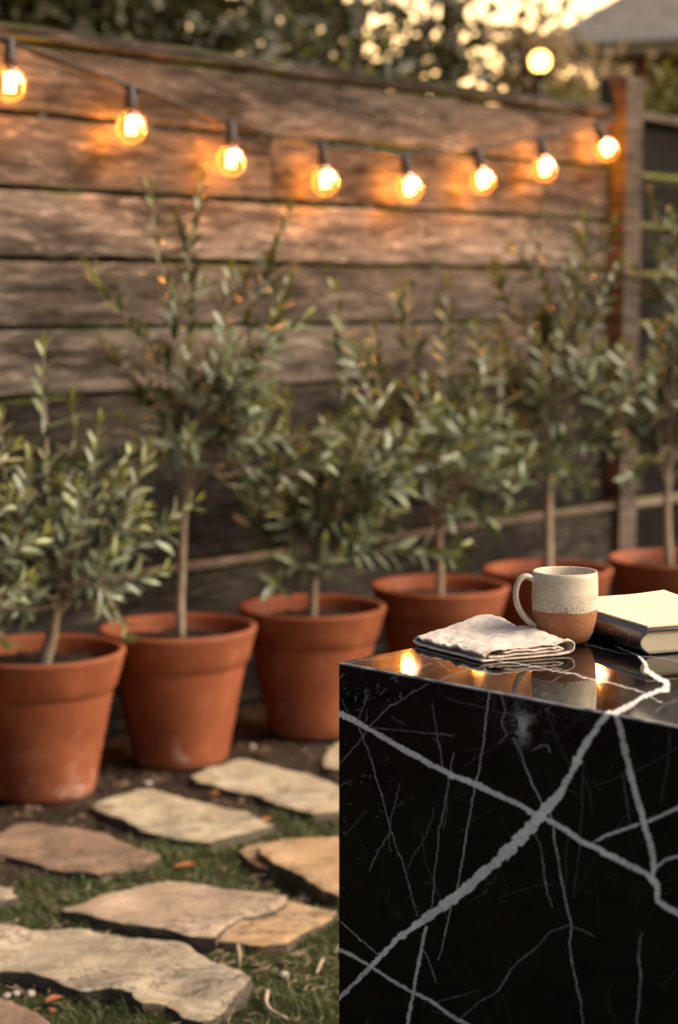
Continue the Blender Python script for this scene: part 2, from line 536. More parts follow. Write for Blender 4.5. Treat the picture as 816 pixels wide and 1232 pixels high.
def build_ground():
    def axis(lo, hi, step, far):
        a = list(np.arange(lo, hi, step))
        l, r, s = [], [], step
        x = lo
        while x > -far:
            s *= 1.45; x -= s; l.append(x)
        s = step; x = a[-1]
        while x < far:
            s *= 1.45; x += s; r.append(x)
        return np.array(l[::-1] + a + r)
    xs, ys = axis(-1.75, .55, .0135, 160), axis(3.0, 6.3, .0135, 160)
    nx, ny = len(xs), len(ys)
    vs = np.zeros((nx, ny, 3)); lw = np.zeros((nx, ny))
    for i, x in enumerate(xs):
        for j, y in enumerate(ys):
            near = -6 < x < 6 and -1 < y < 12
            vs[i, j] = (x, y, ground_z(x, y) if near else 0)
            lw[i, j] = lawn_weight(x, y) if near else 1
    idx = np.arange(nx * ny).reshape(nx, ny)
    q = np.stack([idx[:-1, :-1], idx[1:, :-1], idx[1:, 1:], idx[:-1, 1:]], -1).reshape(-1, 4)
    me = mesh_np('ground', vs.reshape(-1, 3), q)
    fattr(me, 'lawn', lw.ravel())
    o = link('ground', me, M['ground'])
    tag(o, 'dark crumbly garden soil with mossy patches under the stones and pots', 'ground', kind='structure')
build_ground()

# ------------------------------------------------------------------ flagstones
STONES = []   # top outlines in metres, for keeping grass off them
def inside(poly, x, y):
    c = False
    n = len(poly)
    for i in range(n):
        x1, y1 = poly[i]; x2, y2 = poly[(i + 1) % n]
        if (y1 > y) != (y2 > y) and x < (x2 - x1) * (y - y1) / (y2 - y1) + x1:
            c = not c
    return c

def edge_dist(poly, x, y):
    best = 9
    n = len(poly)
    for i in range(n):
        x1, y1 = poly[i]; x2, y2 = poly[(i + 1) % n]
        dx, dy = x2 - x1, y2 - y1
        t = max(0, min(1, ((x - x1) * dx + (y - y1) * dy) / (dx * dx + dy * dy + 1e-12)))
        best = min(best, math.hypot(x - x1 - t * dx, y - y1 - t * dy))
    return best

def slab(name, outline_px, z, mat, thick=.06, rough=.006, seed=0, res=.012, parent=None, tilt=(0, 0), steps=()):
    P = [on_level(x, y, z) for x, y in outline_px]
    poly = []
    n = len(P)
    for i in range(n):
        a, b = P[i], P[(i + 1) % n]
        m = max(1, int((b - a).length / res))
        d = (b - a).normalized(); s = Vector((-d.y, d.x, 0))
        for k in range(m):
            q = a.lerp(b, k / m)
            w = mnoise.noise(Vector((q.x * 16, q.y * 16, seed))) * .009 + mnoise.noise(Vector((q.x * 55, q.y * 55, seed))) * .005
            q = q + s * w
            poly.append((q.x, q.y))
    area = sum(poly[i][0] * poly[(i + 1) % len(poly)][1] - poly[(i + 1) % len(poly)][0] * poly[i][1] for i in range(len(poly)))
    if area < 0: poly.reverse()
    STONES.append(poly)
    xs = [p[0] for p in poly]; ys = [p[1] for p in poly]
    cx, cy = sum(xs) / len(xs), sum(ys) / len(ys)
    inner = []
    x = min(xs)
    while x < max(xs):
        y = min(ys)
        while y < max(ys):
            jx, jy = x + random.uniform(-.3, .3) * res, y + random.uniform(-.3, .3) * res
            if inside(poly, jx, jy) and edge_dist(poly, jx, jy) > res * .7: inner.append((jx, jy))
            y += res
        x += res
    npoly = len(poly)
    allp = [Vector(p) for p in poly] + [Vector(p) for p in inner]
    r = delaunay_2d_cdt(allp, [(i, (i + 1) % npoly) for i in range(npoly)], [], 1, 1e-6)
    v2, faces = r[0], [tuple(f) for f in r[2]]
    vs = []
    for p in v2:
        e = edge_dist(poly, p.x, p.y)
        q = Vector((p.x * 9, p.y * 9, seed * 3.3))
        h = mnoise.noise(q) * rough * 1.3
        # cleft layers: terraces of thin flakes
        lay = mnoise.noise(Vector((p.x * 6 + 3, p.y * 11, seed))) * 2.4
        fr = lay - math.floor(lay)
        h += rough * .55 * (math.floor(lay) + min(1, fr * 9)) * .5
        h += mnoise.noise(Vector((p.x * 60, p.y * 60, seed))) * rough * .16
        h -= .004 * max(0, 1 - e / .009) ** 2
        h += tilt[0] * (p.x - cx) + tilt[1] * (p.y - cy)
        vs.append(Vector((p.x, p.y, z + h)))
    faces = [f if (v2[f[1]] - v2[f[0]]).cross(v2[f[2]] - v2[f[0]]) > 0 else tuple(reversed(f)) for f in faces]
    # broken side: two ragged rings below the rim (boundary edges of the top)
    from collections import Counter
    ec = Counter()
    for f in faces:
        for a, b in zip(f, f[1:] + f[:1]): ec[(a, b)] += 1
    bnd = [(a, b) for (a, b) in ec if (b, a) not in ec]
    ring = {}
    for lvl, (dz, out) in enumerate(((.3, .004), (.65, -.001), (1.0, .003))):
        for a, b in bnd:
            for k in (a, b):
                if (k, lvl) in ring: continue
                p = vs[k]
                dv = Vector((p.x - cx, p.y - cy, 0)).normalized()
                w = out + mnoise.noise(Vector((p.x * 40, p.y * 40, lvl * 7 + seed))) * .006
                ring[(k, lvl)] = len(vs)
                vs.append(Vector((p.x, p.y, p.z - thick * dz)) + dv * w)
    prev = lambda k, l: k if l < 0 else ring[(k, l)]
    for a, b in bnd:
        for l in range(3):
            faces.append((prev(b, l - 1), prev(a, l - 1), prev(a, l), prev(b, l)))
    base = Vector((cx, cy, 0))
    loc = base if parent is None else Vector((0, 0, 0))
    org = base if parent is None else parent.location
    me = mesh_from(name, [v - org for v in vs], faces)
    o = link(name, me, mat, parent, loc)
    try:
        me.set_sharp_from_angle(angle=R(38))
    except Exception:
        pass
    return o

GR = 'flagstones set in the grass path'
def stone(px, label, mat, **kw):
    o = slab('flagstone', px, kw.pop('z', .02), M[mat], **kw)
    return tag(o, label, 'flagstone', GR)

stone([(-95, 1120), (-30, 1113), (15, 1115), (85, 1117), (130, 1122), (170, 1128), (200, 1133), (245, 1148), (285, 1166), (303, 1180), (296, 1190),
       (272, 1206), (245, 1226), (225, 1220), (200, 1205), (172, 1207), (160, 1196), (125, 1188), (95, 1187), (60, 1175), (40, 1171), (0, 1164), (-90, 1158)],
      'large grey buff flagstone with pitted cleft surface at the lower edge of the path', 'stone_grey', seed=1, rough=.013, z=.031, thick=.06)
s2 = stone([(74, 1092), (130, 1075), (200, 1056), (225, 1060), (262, 1066), (345, 1079), (347, 1086), (325, 1096), (290, 1105), (266, 1116), (258, 1129), (200, 1119), (130, 1106)],
      'broad pinkish buff flagstone with a broken ochre ledge at its right end', 'stone_buff', seed=2, rough=.006, z=.032, thick=.055)
slab('broken_ledge', [(262, 1112), (345, 1083), (372, 1088), (406, 1097), (400, 1104), (372, 1116), (345, 1134), (318, 1136), (258, 1129)],   .022, M['stone_ochre'], seed=3,
     rough=.004, thick=.06, parent=s2)['label'] = 'flat ochre broken ledge of the flagstone'
stone([(-60, 1010), (0, 1000), (18, 989), (45, 988), (80, 996), (132, 1000), (138, 1006), (160, 1012), (194, 1031), (182, 1038), (165, 1040), (118, 1054), (100, 1050), (60, 1042), (0, 1028), (-70, 1025)],
      'dull brown flagstone nearest the first terracotta pot', 'stone_brown', seed=4, rough=.008, thick=.07)
stone([(112, 970), (135, 956), (165, 948), (185, 950), (208, 957), (245, 964), (290, 976), (330, 991), (300, 1001), (252, 1012), (215, 1007), (180, 998), (145, 985)],
      'cream flagstone in front of the second terracotta pot, between brown and pale stones', 'stone_cream', seed=5, rough=.008)
stone([(230, 931), (258, 921), (285, 914), (312, 917), (350, 926), (410, 943), (452, 952), (440, 966), (405, 975), (378, 979), (332, 966), (300, 953), (236, 941)],
      'pale grey cream flagstone farthest up the path, touching the second pot', 'stone_cream', seed=6, rough=.006)
s6 = stone([(318, 1010), (350, 1008), (405, 1006), (470, 1008), (505, 1030), (480, 1070), (405, 1075), (384, 1068), (368, 1055), (335, 1038), (312, 1027)],
      'warm ochre flagstone half hidden behind the black marble counter', 'stone_ochre', seed=7, rough=.006, z=.036, thick=.06)
slab('broken_ledge', [(287, 1022), (300, 1016), (322, 1013), (338, 1034), (352, 1046), (335, 1047), (310, 1040)], .02, M['stone_ochre'], seed=8, rough=.004, thick=.05, parent=s6)
stone([(388, 914), (395, 900), (410, 893), (450, 898), (455, 915), (420, 926), (395, 922)], 'small pale flagstone against the far left side of the black counter', 'stone_cream', seed=9)
stone([(-40, 1074), (-10, 1064), (12, 1068), (21, 1078), (8, 1083), (-35, 1090)], 'small grey stone at the left edge beside the grass', 'stone_grey', seed=10)
stone([(-80, 1195), (-20, 1193), (15, 1202), (45, 1216), (62, 1234), (40, 1262), (-60, 1270)], 'smooth brown flagstone in the bottom left corner below three pebbles', 'stone_brown', seed=12, rough=.003)

# ------------------------------------------------------------------ grass, chips, straw
def blades():
    vs, fs, leaf, young = [], [], [], []
    def blade(x, y, h, w, lean, yv):
        a = random.uniform(0, 2 * math.pi)
        dx, dy = math.cos(a), math.sin(a)
        b = random.uniform(0, 2 * math.pi)
        lx, ly = math.cos(b) * lean, math.sin(b) * lean
        z0 = ground_z(x, y) - .004
        i = len(vs)
        for t, ww in ((0, 1), (.4, .85), (.75, .55)):
            c = (x + lx * t * t * h, y + ly * t * t * h, z0 + h * t * (1 - .25 * lean * t))
            vs.append((c[0] - dx * w * ww, c[1] - dy * w * ww, c[2])); vs.append((c[0] + dx * w * ww, c[1] + dy * w * ww, c[2]))
        vs.append((x + lx * h, y + ly * h, z0 + h * (1 - .25 * lean)))
        fs.extend([(i, i + 1, i + 3, i + 2), (i + 2, i + 3, i + 5, i + 4), (i + 4, i + 5, i + 6)])
        r = random.random()
        leaf.extend([r] * 7); young.extend([yv] * 7)
    n = 0
    tries = 0
    while n < 60000 and tries < 700000:
        tries += 1
        y = random.uniform(2.75, 5.7); x = random.uniform(-1.6, 1.3)
        if abs(x / y) > .3: continue
        lw = lawn_weight(x, y)
        p = mnoise.noise(Vector((x * 6, y * 6, 2.2))) * .9 + mnoise.noise(Vector((x * 17, y * 17, 4.4))) * .55
        if random.random() > lw * max(.12, min(1, .5 + p)): continue
        blocked = False
        for poly in STONES:
            if inside(poly, x, y): blocked = True; break
        if blocked: continue
        dry = 1 if random.random() < .16 else random.random() * .4
        blade(x, y, random.uniform(.010, .028) * (1.0 + .5 * max(0, p)), random.uniform(.0009, .0019), random.uniform(.2, 1.4), dry)
        n += 1
    # a few longer tufts
    for (px, py, k, hh) in ((165, 1222, 26, .05), (262, 1212, 22, .04), (330, 1205, 16, .035), (385, 1130, 22, .03), (120, 1105, 18, .03), (302, 1130, 12, .035), (210, 1215, 16, .035), (345, 1060, 14, .03)):
        c = on_level(px, py, 0)
        for _ in range(k):
            blade(c.x + random.gauss(0, .02), c.y + random.gauss(0, .02), random.uniform(.5, 1.1) * hh, random.uniform(.001, .0019), random.uniform(.2, 1.0), random.random() * .4)
    me = mesh_from('grass', vs, fs)
    fattr(me, 'leaf', leaf); fattr(me, 'young', young)
    tag(link('grass', me, M['grass']), 'short patchy green grass growing between the flagstones', 'grass', kind='stuff')
blades()

def litter():
    vs, fs = [], []
    def chip(x, y, s):
        z = ground_z(x, y) + s * .12
        i = len(vs)
        rot = Matrix.Rotation(random.uniform(0, 6.3), 3, 'Z') @ Matrix.Rotation(random.gauss(0, .4), 3, 'X')
        l, w, h = s * random.uniform(.7, 1.6), s * random.uniform(.35, .8), s * random.uniform(.15, .35)
        for dx, dy, dz in ((-1, -.7, -1), (1, -1, -1), (.8, 1, -1), (-1, .8, -1), (-.7, -.6, 1), (.8, -.7, 1), (.6, .7, 1), (-.8, .6, 1)):
            q = rot @ Vector((dx * l * random.uniform(.35, .6), dy * w * random.uniform(.35, .6), dz * h * .5))
            vs.append((x + q.x, y + q.y, z + q.z))
        for f in ((3, 2, 1, 0), (4, 5, 6, 7), (0, 1, 5, 4), (1, 2, 6, 5), (2, 3, 7, 6), (3, 0, 4, 7)):
            fs.append(tuple(i + k for k in f))
    n = 0
    while n < 5200:
        y = random.uniform(3.05, 6.0); x = random.uniform(-1.25, .6)
        if abs(x / y) > .21: continue
        lw = lawn_weight(x, y)
        if random.random() < lw * .72: continue
        if any(inside(p, x, y) for p in STONES): continue
        chip(x, y, random.uniform(.004, .016) if random.random() < .93 else random.uniform(.018, .03)); n += 1
    tag(link('bark_mulch', mesh_from('bark_mulch', vs, fs, False), M['chip']), 'loose brown bark crumbs scattered over the bare soil', 'mulch', kind='stuff')
    vs, fs = [], []
    n = 0
    while n < 280:
        y = random.uniform(3.1, 4.3); x = random.uniform(-.85, .1)
        if any(inside(p, x, y) for p in STONES): continue
        if abs(x / y) > .2: continue
        if random.random() > .35 + mnoise.noise(Vector((x * 5, y * 5, 21))) + (.3 if y < 3.6 else 0): continue
        z = ground_z(x, y) + random.uniform(.004, .012)
        a = random.uniform(0, 6.3); l = random.uniform(.012, .05); c = random.uniform(-1.2, 1.2)
        pts = []
        for k in range(5):
            t = k / 4
            aa = a + c * t
            pts.append((x + math.cos(aa) * l * t, y + math.sin(aa) * l * t, z + random.uniform(-.002, .003)))
        tube(pts, random.uniform(.0006, .0014), 4, True, vs, fs); n += 1
    tag(link('dry_straw', mesh_from('dry_straw', vs, fs), M['straw']), 'pale dry grass stalks littering the soil near the counter', 'straw', kind='stuff')
litter()

def pebble(px, py, s, label, mat='pebble'):
    c = on_level(px, py, 0)
    me = bpy.data.meshes.new('pebble')
    bm = bmesh.new()
    bmesh.ops.create_icosphere(bm, subdivisions=3, radius=s)
    for v in bm.verts:
        k = 1 + mnoise.noise(v.co * (1.2 / s) + Vector((px, py, 0))) * .22
        v.co = Vector((v.co.x * k * 1.15, v.co.y * k * .9, v.co.z * k * .68))
    bm.to_mesh(me); bm.free()
    me.polygons.foreach_set('use_smooth', [True] * len(me.polygons))
    o = link('pebble', me, M[mat], None, (c.x, c.y, ground_z(c.x, c.y) + s * .5), random.uniform(0, 6))
    return tag(o, label, 'pebble', 'pebbles lying by the path')
pebble(342, 1177, .011, 'white pebble alone on the straw left of the counter')
pebble(8, 1200, .0085, 'buff pebble above the corner flagstone, first of three from the left')
pebble(19, 1198, .009, 'round white pebble above the corner flagstone, middle of three')
pebble(37, 1198, .010, 'largest white pebble above the corner flagstone, third of the three')
pebble(303, 902, .013, 'pale pebble on the soil between the second and third pots')
pebble(178, 946, .011, 'grey pebble on the soil behind the cream flagstone')
pebble(62, 1218, .008, 'small tan pebble at the tip of the corner flagstone', 'dry_leaf')

def twig(px_pts, r, label):
    pts = [on_level(x, y, 0) for x, y in px_pts]
    c = pts[0].copy()
    P = bez([Vector((p.x, p.y, ground_z(p.x, p.y) + .012)) - c for p in pts], 14)
    vs, fs = tube(P, [r * (1 - .4 * i / 13) for i in range(14)], 7)
    o = link('twig', mesh_from('twig', vs, fs), M['bark_twig'], None, c)
    return tag(o, label, 'twig', 'twigs on the grass')
twig([(322, 1201), (320, 1212), (326, 1222), (338, 1230), (346, 1233)], .0045, 'pale curved twig in the straw at the foot of the counter')
twig([(388, 1163), (384, 1172), (381, 1178)], .0035, 'short straight twig right of the white pebble')
# upright stub between stones
P0 = on_level(287, 1164, 0)
vs, fs = tube([(0, 0, 0), (.001, 0, .025), (-.001, .001, .045)], [.005, .0045, .004], 7)
tag(link('twig', mesh_from('twig', vs, fs), M['bark_twig'], None, P0), 'short pale twig standing upright behind the large grey flagstone', 'twig', 'twigs on the grass')

def fallen_leaf(px, py, s, rz, label):
    c = on_level(px, py, 0)
    vs, fs = [], []
    n = 7
    for i in range(n):
        t = i / (n - 1)
        w = math.sin(math.pi * min(1, t * .96 + .02)) ** .8 * .33 * s
        for j, k in enumerate((-1, 0, 1)):
            vs.append(((t - .5) * s, k * w, .25 * s * abs(k) * .6 + .12 * s * math.sin(t * 3)))
    for i in range(n - 1):
        for j in range(2):
            fs.append((i * 3 + j, (i + 1) * 3 + j, (i + 1) * 3 + j + 1, i * 3 + j + 1))
    o = link('fallen_leaf', mesh_from('fallen_leaf', vs, fs), M['dry_leaf'], None, (c.x, c.y, ground_z(c.x, c.y) + .012), rz)
    return tag(o, label, 'leaf', 'fallen leaves')
fallen_leaf(224, 1052, .05, .3, 'orange fallen leaf behind the broad buff flagstone')
fallen_leaf(322, 994, .04, 1.1, 'rusty fallen leaf at the tip of the cream flagstone')
fallen_leaf(258, 962, .04, 2.1, 'reddish fallen leaf on the soil between two cream flagstones')
fallen_leaf(66, 1212, .035, .8, 'curled orange fallen leaf beside the bottom left corner flagstone')

# ------------------------------------------------------------------ fence
def board_mesh(rows, x0, x1, y_front, thick, name, splits=()):
    """planks along local x; rows = [(z0, z1, y shift, tone)]"""
    vs, fs, board, tone, edge = [], [], [], [], []
    for bi, (z0, z1, dy, tn) in enumerate(rows):
        cuts = [x0] + [q for (r_, q) in splits if r_ == bi and x0 < q < x1] + [x1]
        for a, b in zip(cuts[:-1], cuts[1:]):
            b -= .004 if b != x1 else 0
            n = max(2, int((b - a) / .12))
            rv = random.random()
            dz = random.uniform(-.002, .002)
            base = len(vs)
            prof = [(0, z0 + .003), (-.003, z0), (-thick + .003, z0), (-thick, z0 + .003)]
            # cross-section loop: front bottom .. front top .. back
            c = .004
            zz = [z0 + c + (z1 - z0 - 2 * c) * k / 4 for k in range(5)]
            loop = [(-c, z0)] + [(0, z) for z in zz] + [(-c, z1), (-thick, z1), (-thick, z0)]
            for i in range(n + 1):
                x = a + (b - a) * i / n
                for (yy, z) in loop:
                    wv = mnoise.noise(Vector((x * 1.3, z * 2, bi * 7.7))) * .004
                    we = mnoise.noise(Vector((x * 4, bi * 3.3, (0 if z < (z0 + z1) / 2 else 5)))) * .0035
                    vs.append((x, -(y_front + dy + yy + wv), z + dz + (we if z in (z0, z1) or z == zz[0] or z == zz[-1] else 0)))
                    board.append(rv); tone.append(tn)
                    edge.append(max(0, min(1, 1 - min(z - z0, z1 - z) / .05)))
            m = len(loop)
            for i in range(n):
                for k in range(m):
                    k2 = (k + 1) % m
                    fs.append((base + i * m + k, base + (i + 1) * m + k, base + (i + 1) * m + k2, base + i * m + k2))
            fs.append(tuple(base + k for k in range(m)))
            fs.append(tuple(base + n * m + k for k in reversed(range(m))))
    me = mesh_from(name, vs, fs, False)
    fattr(me, 'board', board); fattr(me, 'tone', tone); fattr(me, 'edge', edge)
    return me

def build_fence():
    f1 = empty('wooden_fence', FP, FENCE_ANGLE)
    tag(f1, 'weathered brown plank fence behind the olive trees, hung with lit bulbs', 'fence')
    zs = [2.0, 1.805, 1.602, 1.408, 1.213, 1.02, .83, .645, .49]
    tones = [.8, .8, 1.6, .85, 1.15, .38, .27, .22]  # lowest rows toned dark, painting in the shade behind the plants
    rows = []
    for i in range(8):
        g = .016 if i in (0, 1, 2, 3) else .011
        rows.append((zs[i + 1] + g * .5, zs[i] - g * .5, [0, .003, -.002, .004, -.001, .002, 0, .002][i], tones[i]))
    X1 = 1.705
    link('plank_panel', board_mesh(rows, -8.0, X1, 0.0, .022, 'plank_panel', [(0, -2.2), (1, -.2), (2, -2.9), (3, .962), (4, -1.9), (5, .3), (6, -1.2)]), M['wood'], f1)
    link('kick_board', board_mesh([(.25, .466, 0, .45), (.02, .243, .002, .35)], -8.0, X1, .034, .03, 'kick_board'), M['wood'], f1)
    link('ledge_strip', board_mesh([(.4685, .490, 0, 1.15)], -8.0, X1, .05, .045, 'ledge_strip'), M['wood_post'], f1)  # pale tone paints in the light caught along the ledge
    link('cap_rail', board_mesh([(2.003, 2.04, 0, .62)], -8.0, X1, .02, .075, 'cap_rail'), M['wood'], f1)
    for px_ in (-6.0, -3.6, -1.2):
        link('back_post', board_mesh([(.0, 1.97, 0, .5)], px_, px_ + .1, -.03, .09, 'back_post'), M['wood_post'], f1)
    pm = board_mesh([(.0, 2.155, 0, .85)], X1 + .003, X1 + .118, .068, .125, 'post')
    link('post', pm, M['wood_post'], f1)
    f2 = empty('wooden_fence', FP + FE * (X1 + .12), FENCE_ANGLE)
    tag(f2, 'dark shaded fence section to the right of the square post', 'fence')
    zs2 = [2.01, 1.79, 1.59, 1.4, 1.2, 1.0, .82, .64, .47]
    rows = [(zs2[i + 1] + .012, zs2[i] - .012, 0, [.8, .9, 1.2, .8, .7, .7, .6, .6][i]) for i in range(8)]
    link('plank_panel', board_mesh(rows, .003, 1.75, -.03, .022, 'plank_panel'), M['wood_shade'], f2)
    # mossy battens showing in the gaps between its planks
    bm_rows = [(z - .0095, z + .0095, 0, 1.6) for z in zs2[1:]]
    b = board_mesh(bm_rows, .003, 1.75, -.022, .012, 'batten')
    link('batten', b, M['wood_moss'], f2)
    link('kick_board', board_mesh([(.02, .45, 0, .8)], .003, 1.75, .0, .03, 'kick_board'), M['wood_shade'], f2)
    link('ledge_strip', board_mesh([(.452, .475, 0, 1.6)], .003, 1.75, .02, .045, 'ledge_strip'), M['wood_post'], f2)  # ledge highlight painted in through the pale tone
    link('cap_rail', board_mesh([(2.003, 2.035, 0, 1.0)], .003, 1.75, .01, .06, 'cap_rail'), M['wood_post'], f2)
    link('post', board_mesh([(.0, 2.1, 0, .8)], 1.753, 1.86, .05, .11, 'post'), M['wood_post'], f2)
M['wood_moss'] = mat_wood('mossy_batten', (.05, .05, .018), (.1, .095, .03), (.15, .13, .05), 1.0, .9)
build_fence()

# ------------------------------------------------------------------ string lights
def build_lights():
    hang = [(-128, -8), (12, 50), (157, 105), (278, 148), (388, 175), (487, 186), (574, 180), (651, 166), (718, 150)]
    glow = [(-130, 44), (12, 103), (158, 153), (278, 194), (391, 212), (492, 220), (580, 212), (655, 200), (729, 177)]
    OFF = .09
    root = empty('string_lights', on_fence(278, 148, OFF))
    tag(root, 'sagging black cable of glowing filament bulbs along the plank fence', 'string lights')
    H = [on_fence(x, y, OFF) for x, y in hang]
    P = [H[0] + FE * -.6 + Vector((0, 0, .1))] + H + [on_fence(738, 143, .075)]
    for side in (-1, 1):
        path = bez(P, 150)
        path = [p - root.location + Vector((0, 0, .0035 * math.sin(i * .55 + side))) + FN * (.004 * side * math.cos(i * .55)) for i, p in enumerate(path)]
        vs, fs = tube(path, .0072, 7)
        link('cable', mesh_from('cable', vs, fs), M['cable'], root)
    # hook on the post
    hk = P[-1] - root.location
    vs, fs = tube([hk - FN * .02, hk + FN * .01, hk + FN * .02 + Vector((0, 0, -.015)), hk + FN * .012 + Vector((0, 0, -.025))], .004, 7)
    link('hook', mesh_from('hook', vs, fs), M['hook'], root)
    # prototypes, hanging down -z from the cable
    sv, sf = lathe([(0.0001, .012), (.009, .012), (.012, .006), (.0125, -.012), (.0155, -.018), (.018, -.05), (.0185, -.062), (.015, -.064), (.0001, -.064)], 24)
    sm = mesh_from('lamp_holder', sv, sf)
    gv, gf = lathe([(.0125, -.060), (.0135, -.068), (.021, -.074), (.034, -.087), (.0405, -.104), (.0405, -.120), (.035, -.137), (.0235, -.149), (.010, -.1548), (.0001, -.156)], 32)
    gm = mesh_from('glass_bulb', gv, gf)
    fv, ff = [], []
    for k in range(6):
        a = k * math.pi / 3 + .4
        q = Vector((math.cos(a), math.sin(a), 0))
        tube([q * .012 + Vector((0, 0, -.086)), q * .0128 + Vector((0, 0, -.096)), q * .0128 + Vector((0, 0, -.12)), q * .012 + Vector((0, 0, -.132))], .0016, 6, True, fv, ff)
    tube([(0, 0, -.080), (0, 0, -.083), (0, 0, -.086)], [.002, .003, .0125], 8, True, fv, ff)
    fm = mesh_from('filament', fv, ff)
    pl = bpy.data.lights.new('bulb_light', 'POINT'); pl.energy = 3.4; pl.color = (1, .36, .05); pl.shadow_soft_size = .012
    s0 = link('lamp_holder', sm, M['black_rubber'], root)
    g0 = link('glass_bulb', gm, M['glass'], s0)
    e0 = link('filament', fm, M['filament'], s0)
    for i in range(len(hang)):
        a = H[i]; b = on_fence(*glow[i], OFF)
        d = (b - a).normalized()
        rot = Vector((0, 0, -1)).rotation_difference(d)
        if i == 0: s, g, e = s0, g0, e0
        else:
            s, g, e = s0.copy(), g0.copy(), e0.copy()
            for o in (s, g, e): COL.objects.link(o)
            g.parent = s; e.parent = s; s.parent = root
        s.location = a - root.location
        lo = bpy.data.objects.new('bulb_light', pl); COL.objects.link(lo); lo.parent = s; lo.location = (0, 0, -.108)
        s.rotation_mode = 'QUATERNION'
        s.rotation_quaternion = rot @ Matrix.Rotation(i * 1.1, 3, 'Z').to_quaternion()
build_lights()

# ------------------------------------------------------------------ pots
POTS = [(-.775, 4.80), (-.445, 5.145), (-.08, 5.50), (.32, 5.91), (.71, 6.28), (1.17, 6.55), (-1.2, 4.43)]
POT_LABELS = ['terracotta pot closest to the camera, cut by the left edge', 'terracotta pot of the thin single-stemmed olive on the left',
              'terracotta pot under the low bushy olive left of the counter', 'terracotta pot half hidden behind the folded napkin',
              'terracotta pot seen just behind the mug rim', 'terracotta pot in the shade behind the book at the right edge', 'terracotta pot standing just outside the left edge, before the first bushy olive']
def build_pots():
    out = [(.0001, .0), (.122, .0), (.131, .006), (.134, .02), (.16, .15), (.186, .278), (.187, .284), (.1915, .286), (.196, .292), (.2075, .335), (.2165, .368), (.2195, .377),
           (.2195, .383), (.214, .3865), (.206, .386), (.2005, .380), (.198, .368), (.186, .32), (.176, .29), (.165, .24)]
    bv, bf = lathe(out, 96)
    bm_ = mesh_from('pot_body', bv, bf)
    # soil disc
    sv, sf = [(0, 0, .352)], []
    rings = [i * .194 / 14 for i in range(1, 15)]
    for r_ in rings:
        for k in range(48):
            a = 2 * math.pi * k / 48
            x, y = r_ * math.cos(a), r_ * math.sin(a)
            sv.append((x, y, .350 + .016 * mnoise.noise(Vector((x * 22, y * 22, 1))) + .011 * mnoise.noise(Vector((x * 70, y * 70, 4))) - .01 * (r_ / .186) ** 2))
    for k in range(48): sf.append((0, 1 + k, 1 + (k + 1) % 48))
    for i in range(13):
        for k in range(48):
            sf.append((1 + i * 48 + k, 1 + (i + 1) * 48 + k, 1 + (i + 1) * 48 + (k + 1) % 48, 1 + i * 48 + (k + 1) % 48))
    sm = mesh_from('soil', sv, sf)
    root0 = None
    for i, (x, y) in enumerate(POTS):
        if root0 is None:
            root = root0 = empty('terracotta_pot', (x, y, .004))
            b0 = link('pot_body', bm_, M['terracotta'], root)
            s0 = link('soil', sm, M['pot_soil'], root)
        else:
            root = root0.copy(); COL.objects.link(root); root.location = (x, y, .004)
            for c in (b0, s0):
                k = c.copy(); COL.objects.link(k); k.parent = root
        root.rotation_euler = (R(random.uniform(-.6, .6)), R(random.uniform(-.6, .6)), i * 1.3)
        tag(root, POT_LABELS[i], 'plant pot', 'terracotta pots along the fence')
build_pots()

# ------------------------------------------------------------------ olive trees
class Leaves:
    def __init__(self): self.v, self.f, self.leaf, self.young = [], [], [], []
    def add(self, p, d, nrm, L, W, yv, curl=.15):
        d = d.normalized()
        s = d.cross(nrm)
        if s.length < 1e-4: s = d.orthogonal()
        s.normalize()
        n = s.cross(d)
        i = len(self.v)
        prof = ((.0, .12), (.22, .78), (.5, 1.0), (.78, .72))
        for t, w in prof:
            c = p + d * (L * t) - n * (curl * L * t * t)
            self.v += [c - s * (W * w) + n * (W * w * .35), c, c + s * (W * w) + n * (W * w * .35)]
        self.v.append(p + d * L - n * (curl * L))
        for k in range(3):
            b = i + 3 * k
            self.f += [(b, b + 3, b + 4, b + 1), (b + 1, b + 4, b + 5, b + 2)]
        b = i + 9
        self.f += [(b, i + 12, b + 1), (b + 1, i + 12, b + 2)]
        r = random.random()
        self.leaf += [r] * 13; self.young += [yv] * 13
    def mesh(self, name, org):
        me = mesh_from(name, [v - org for v in self.v], self.f)
        fattr(me, 'leaf', self.leaf); fattr(me, 'young', self.young)
        return me

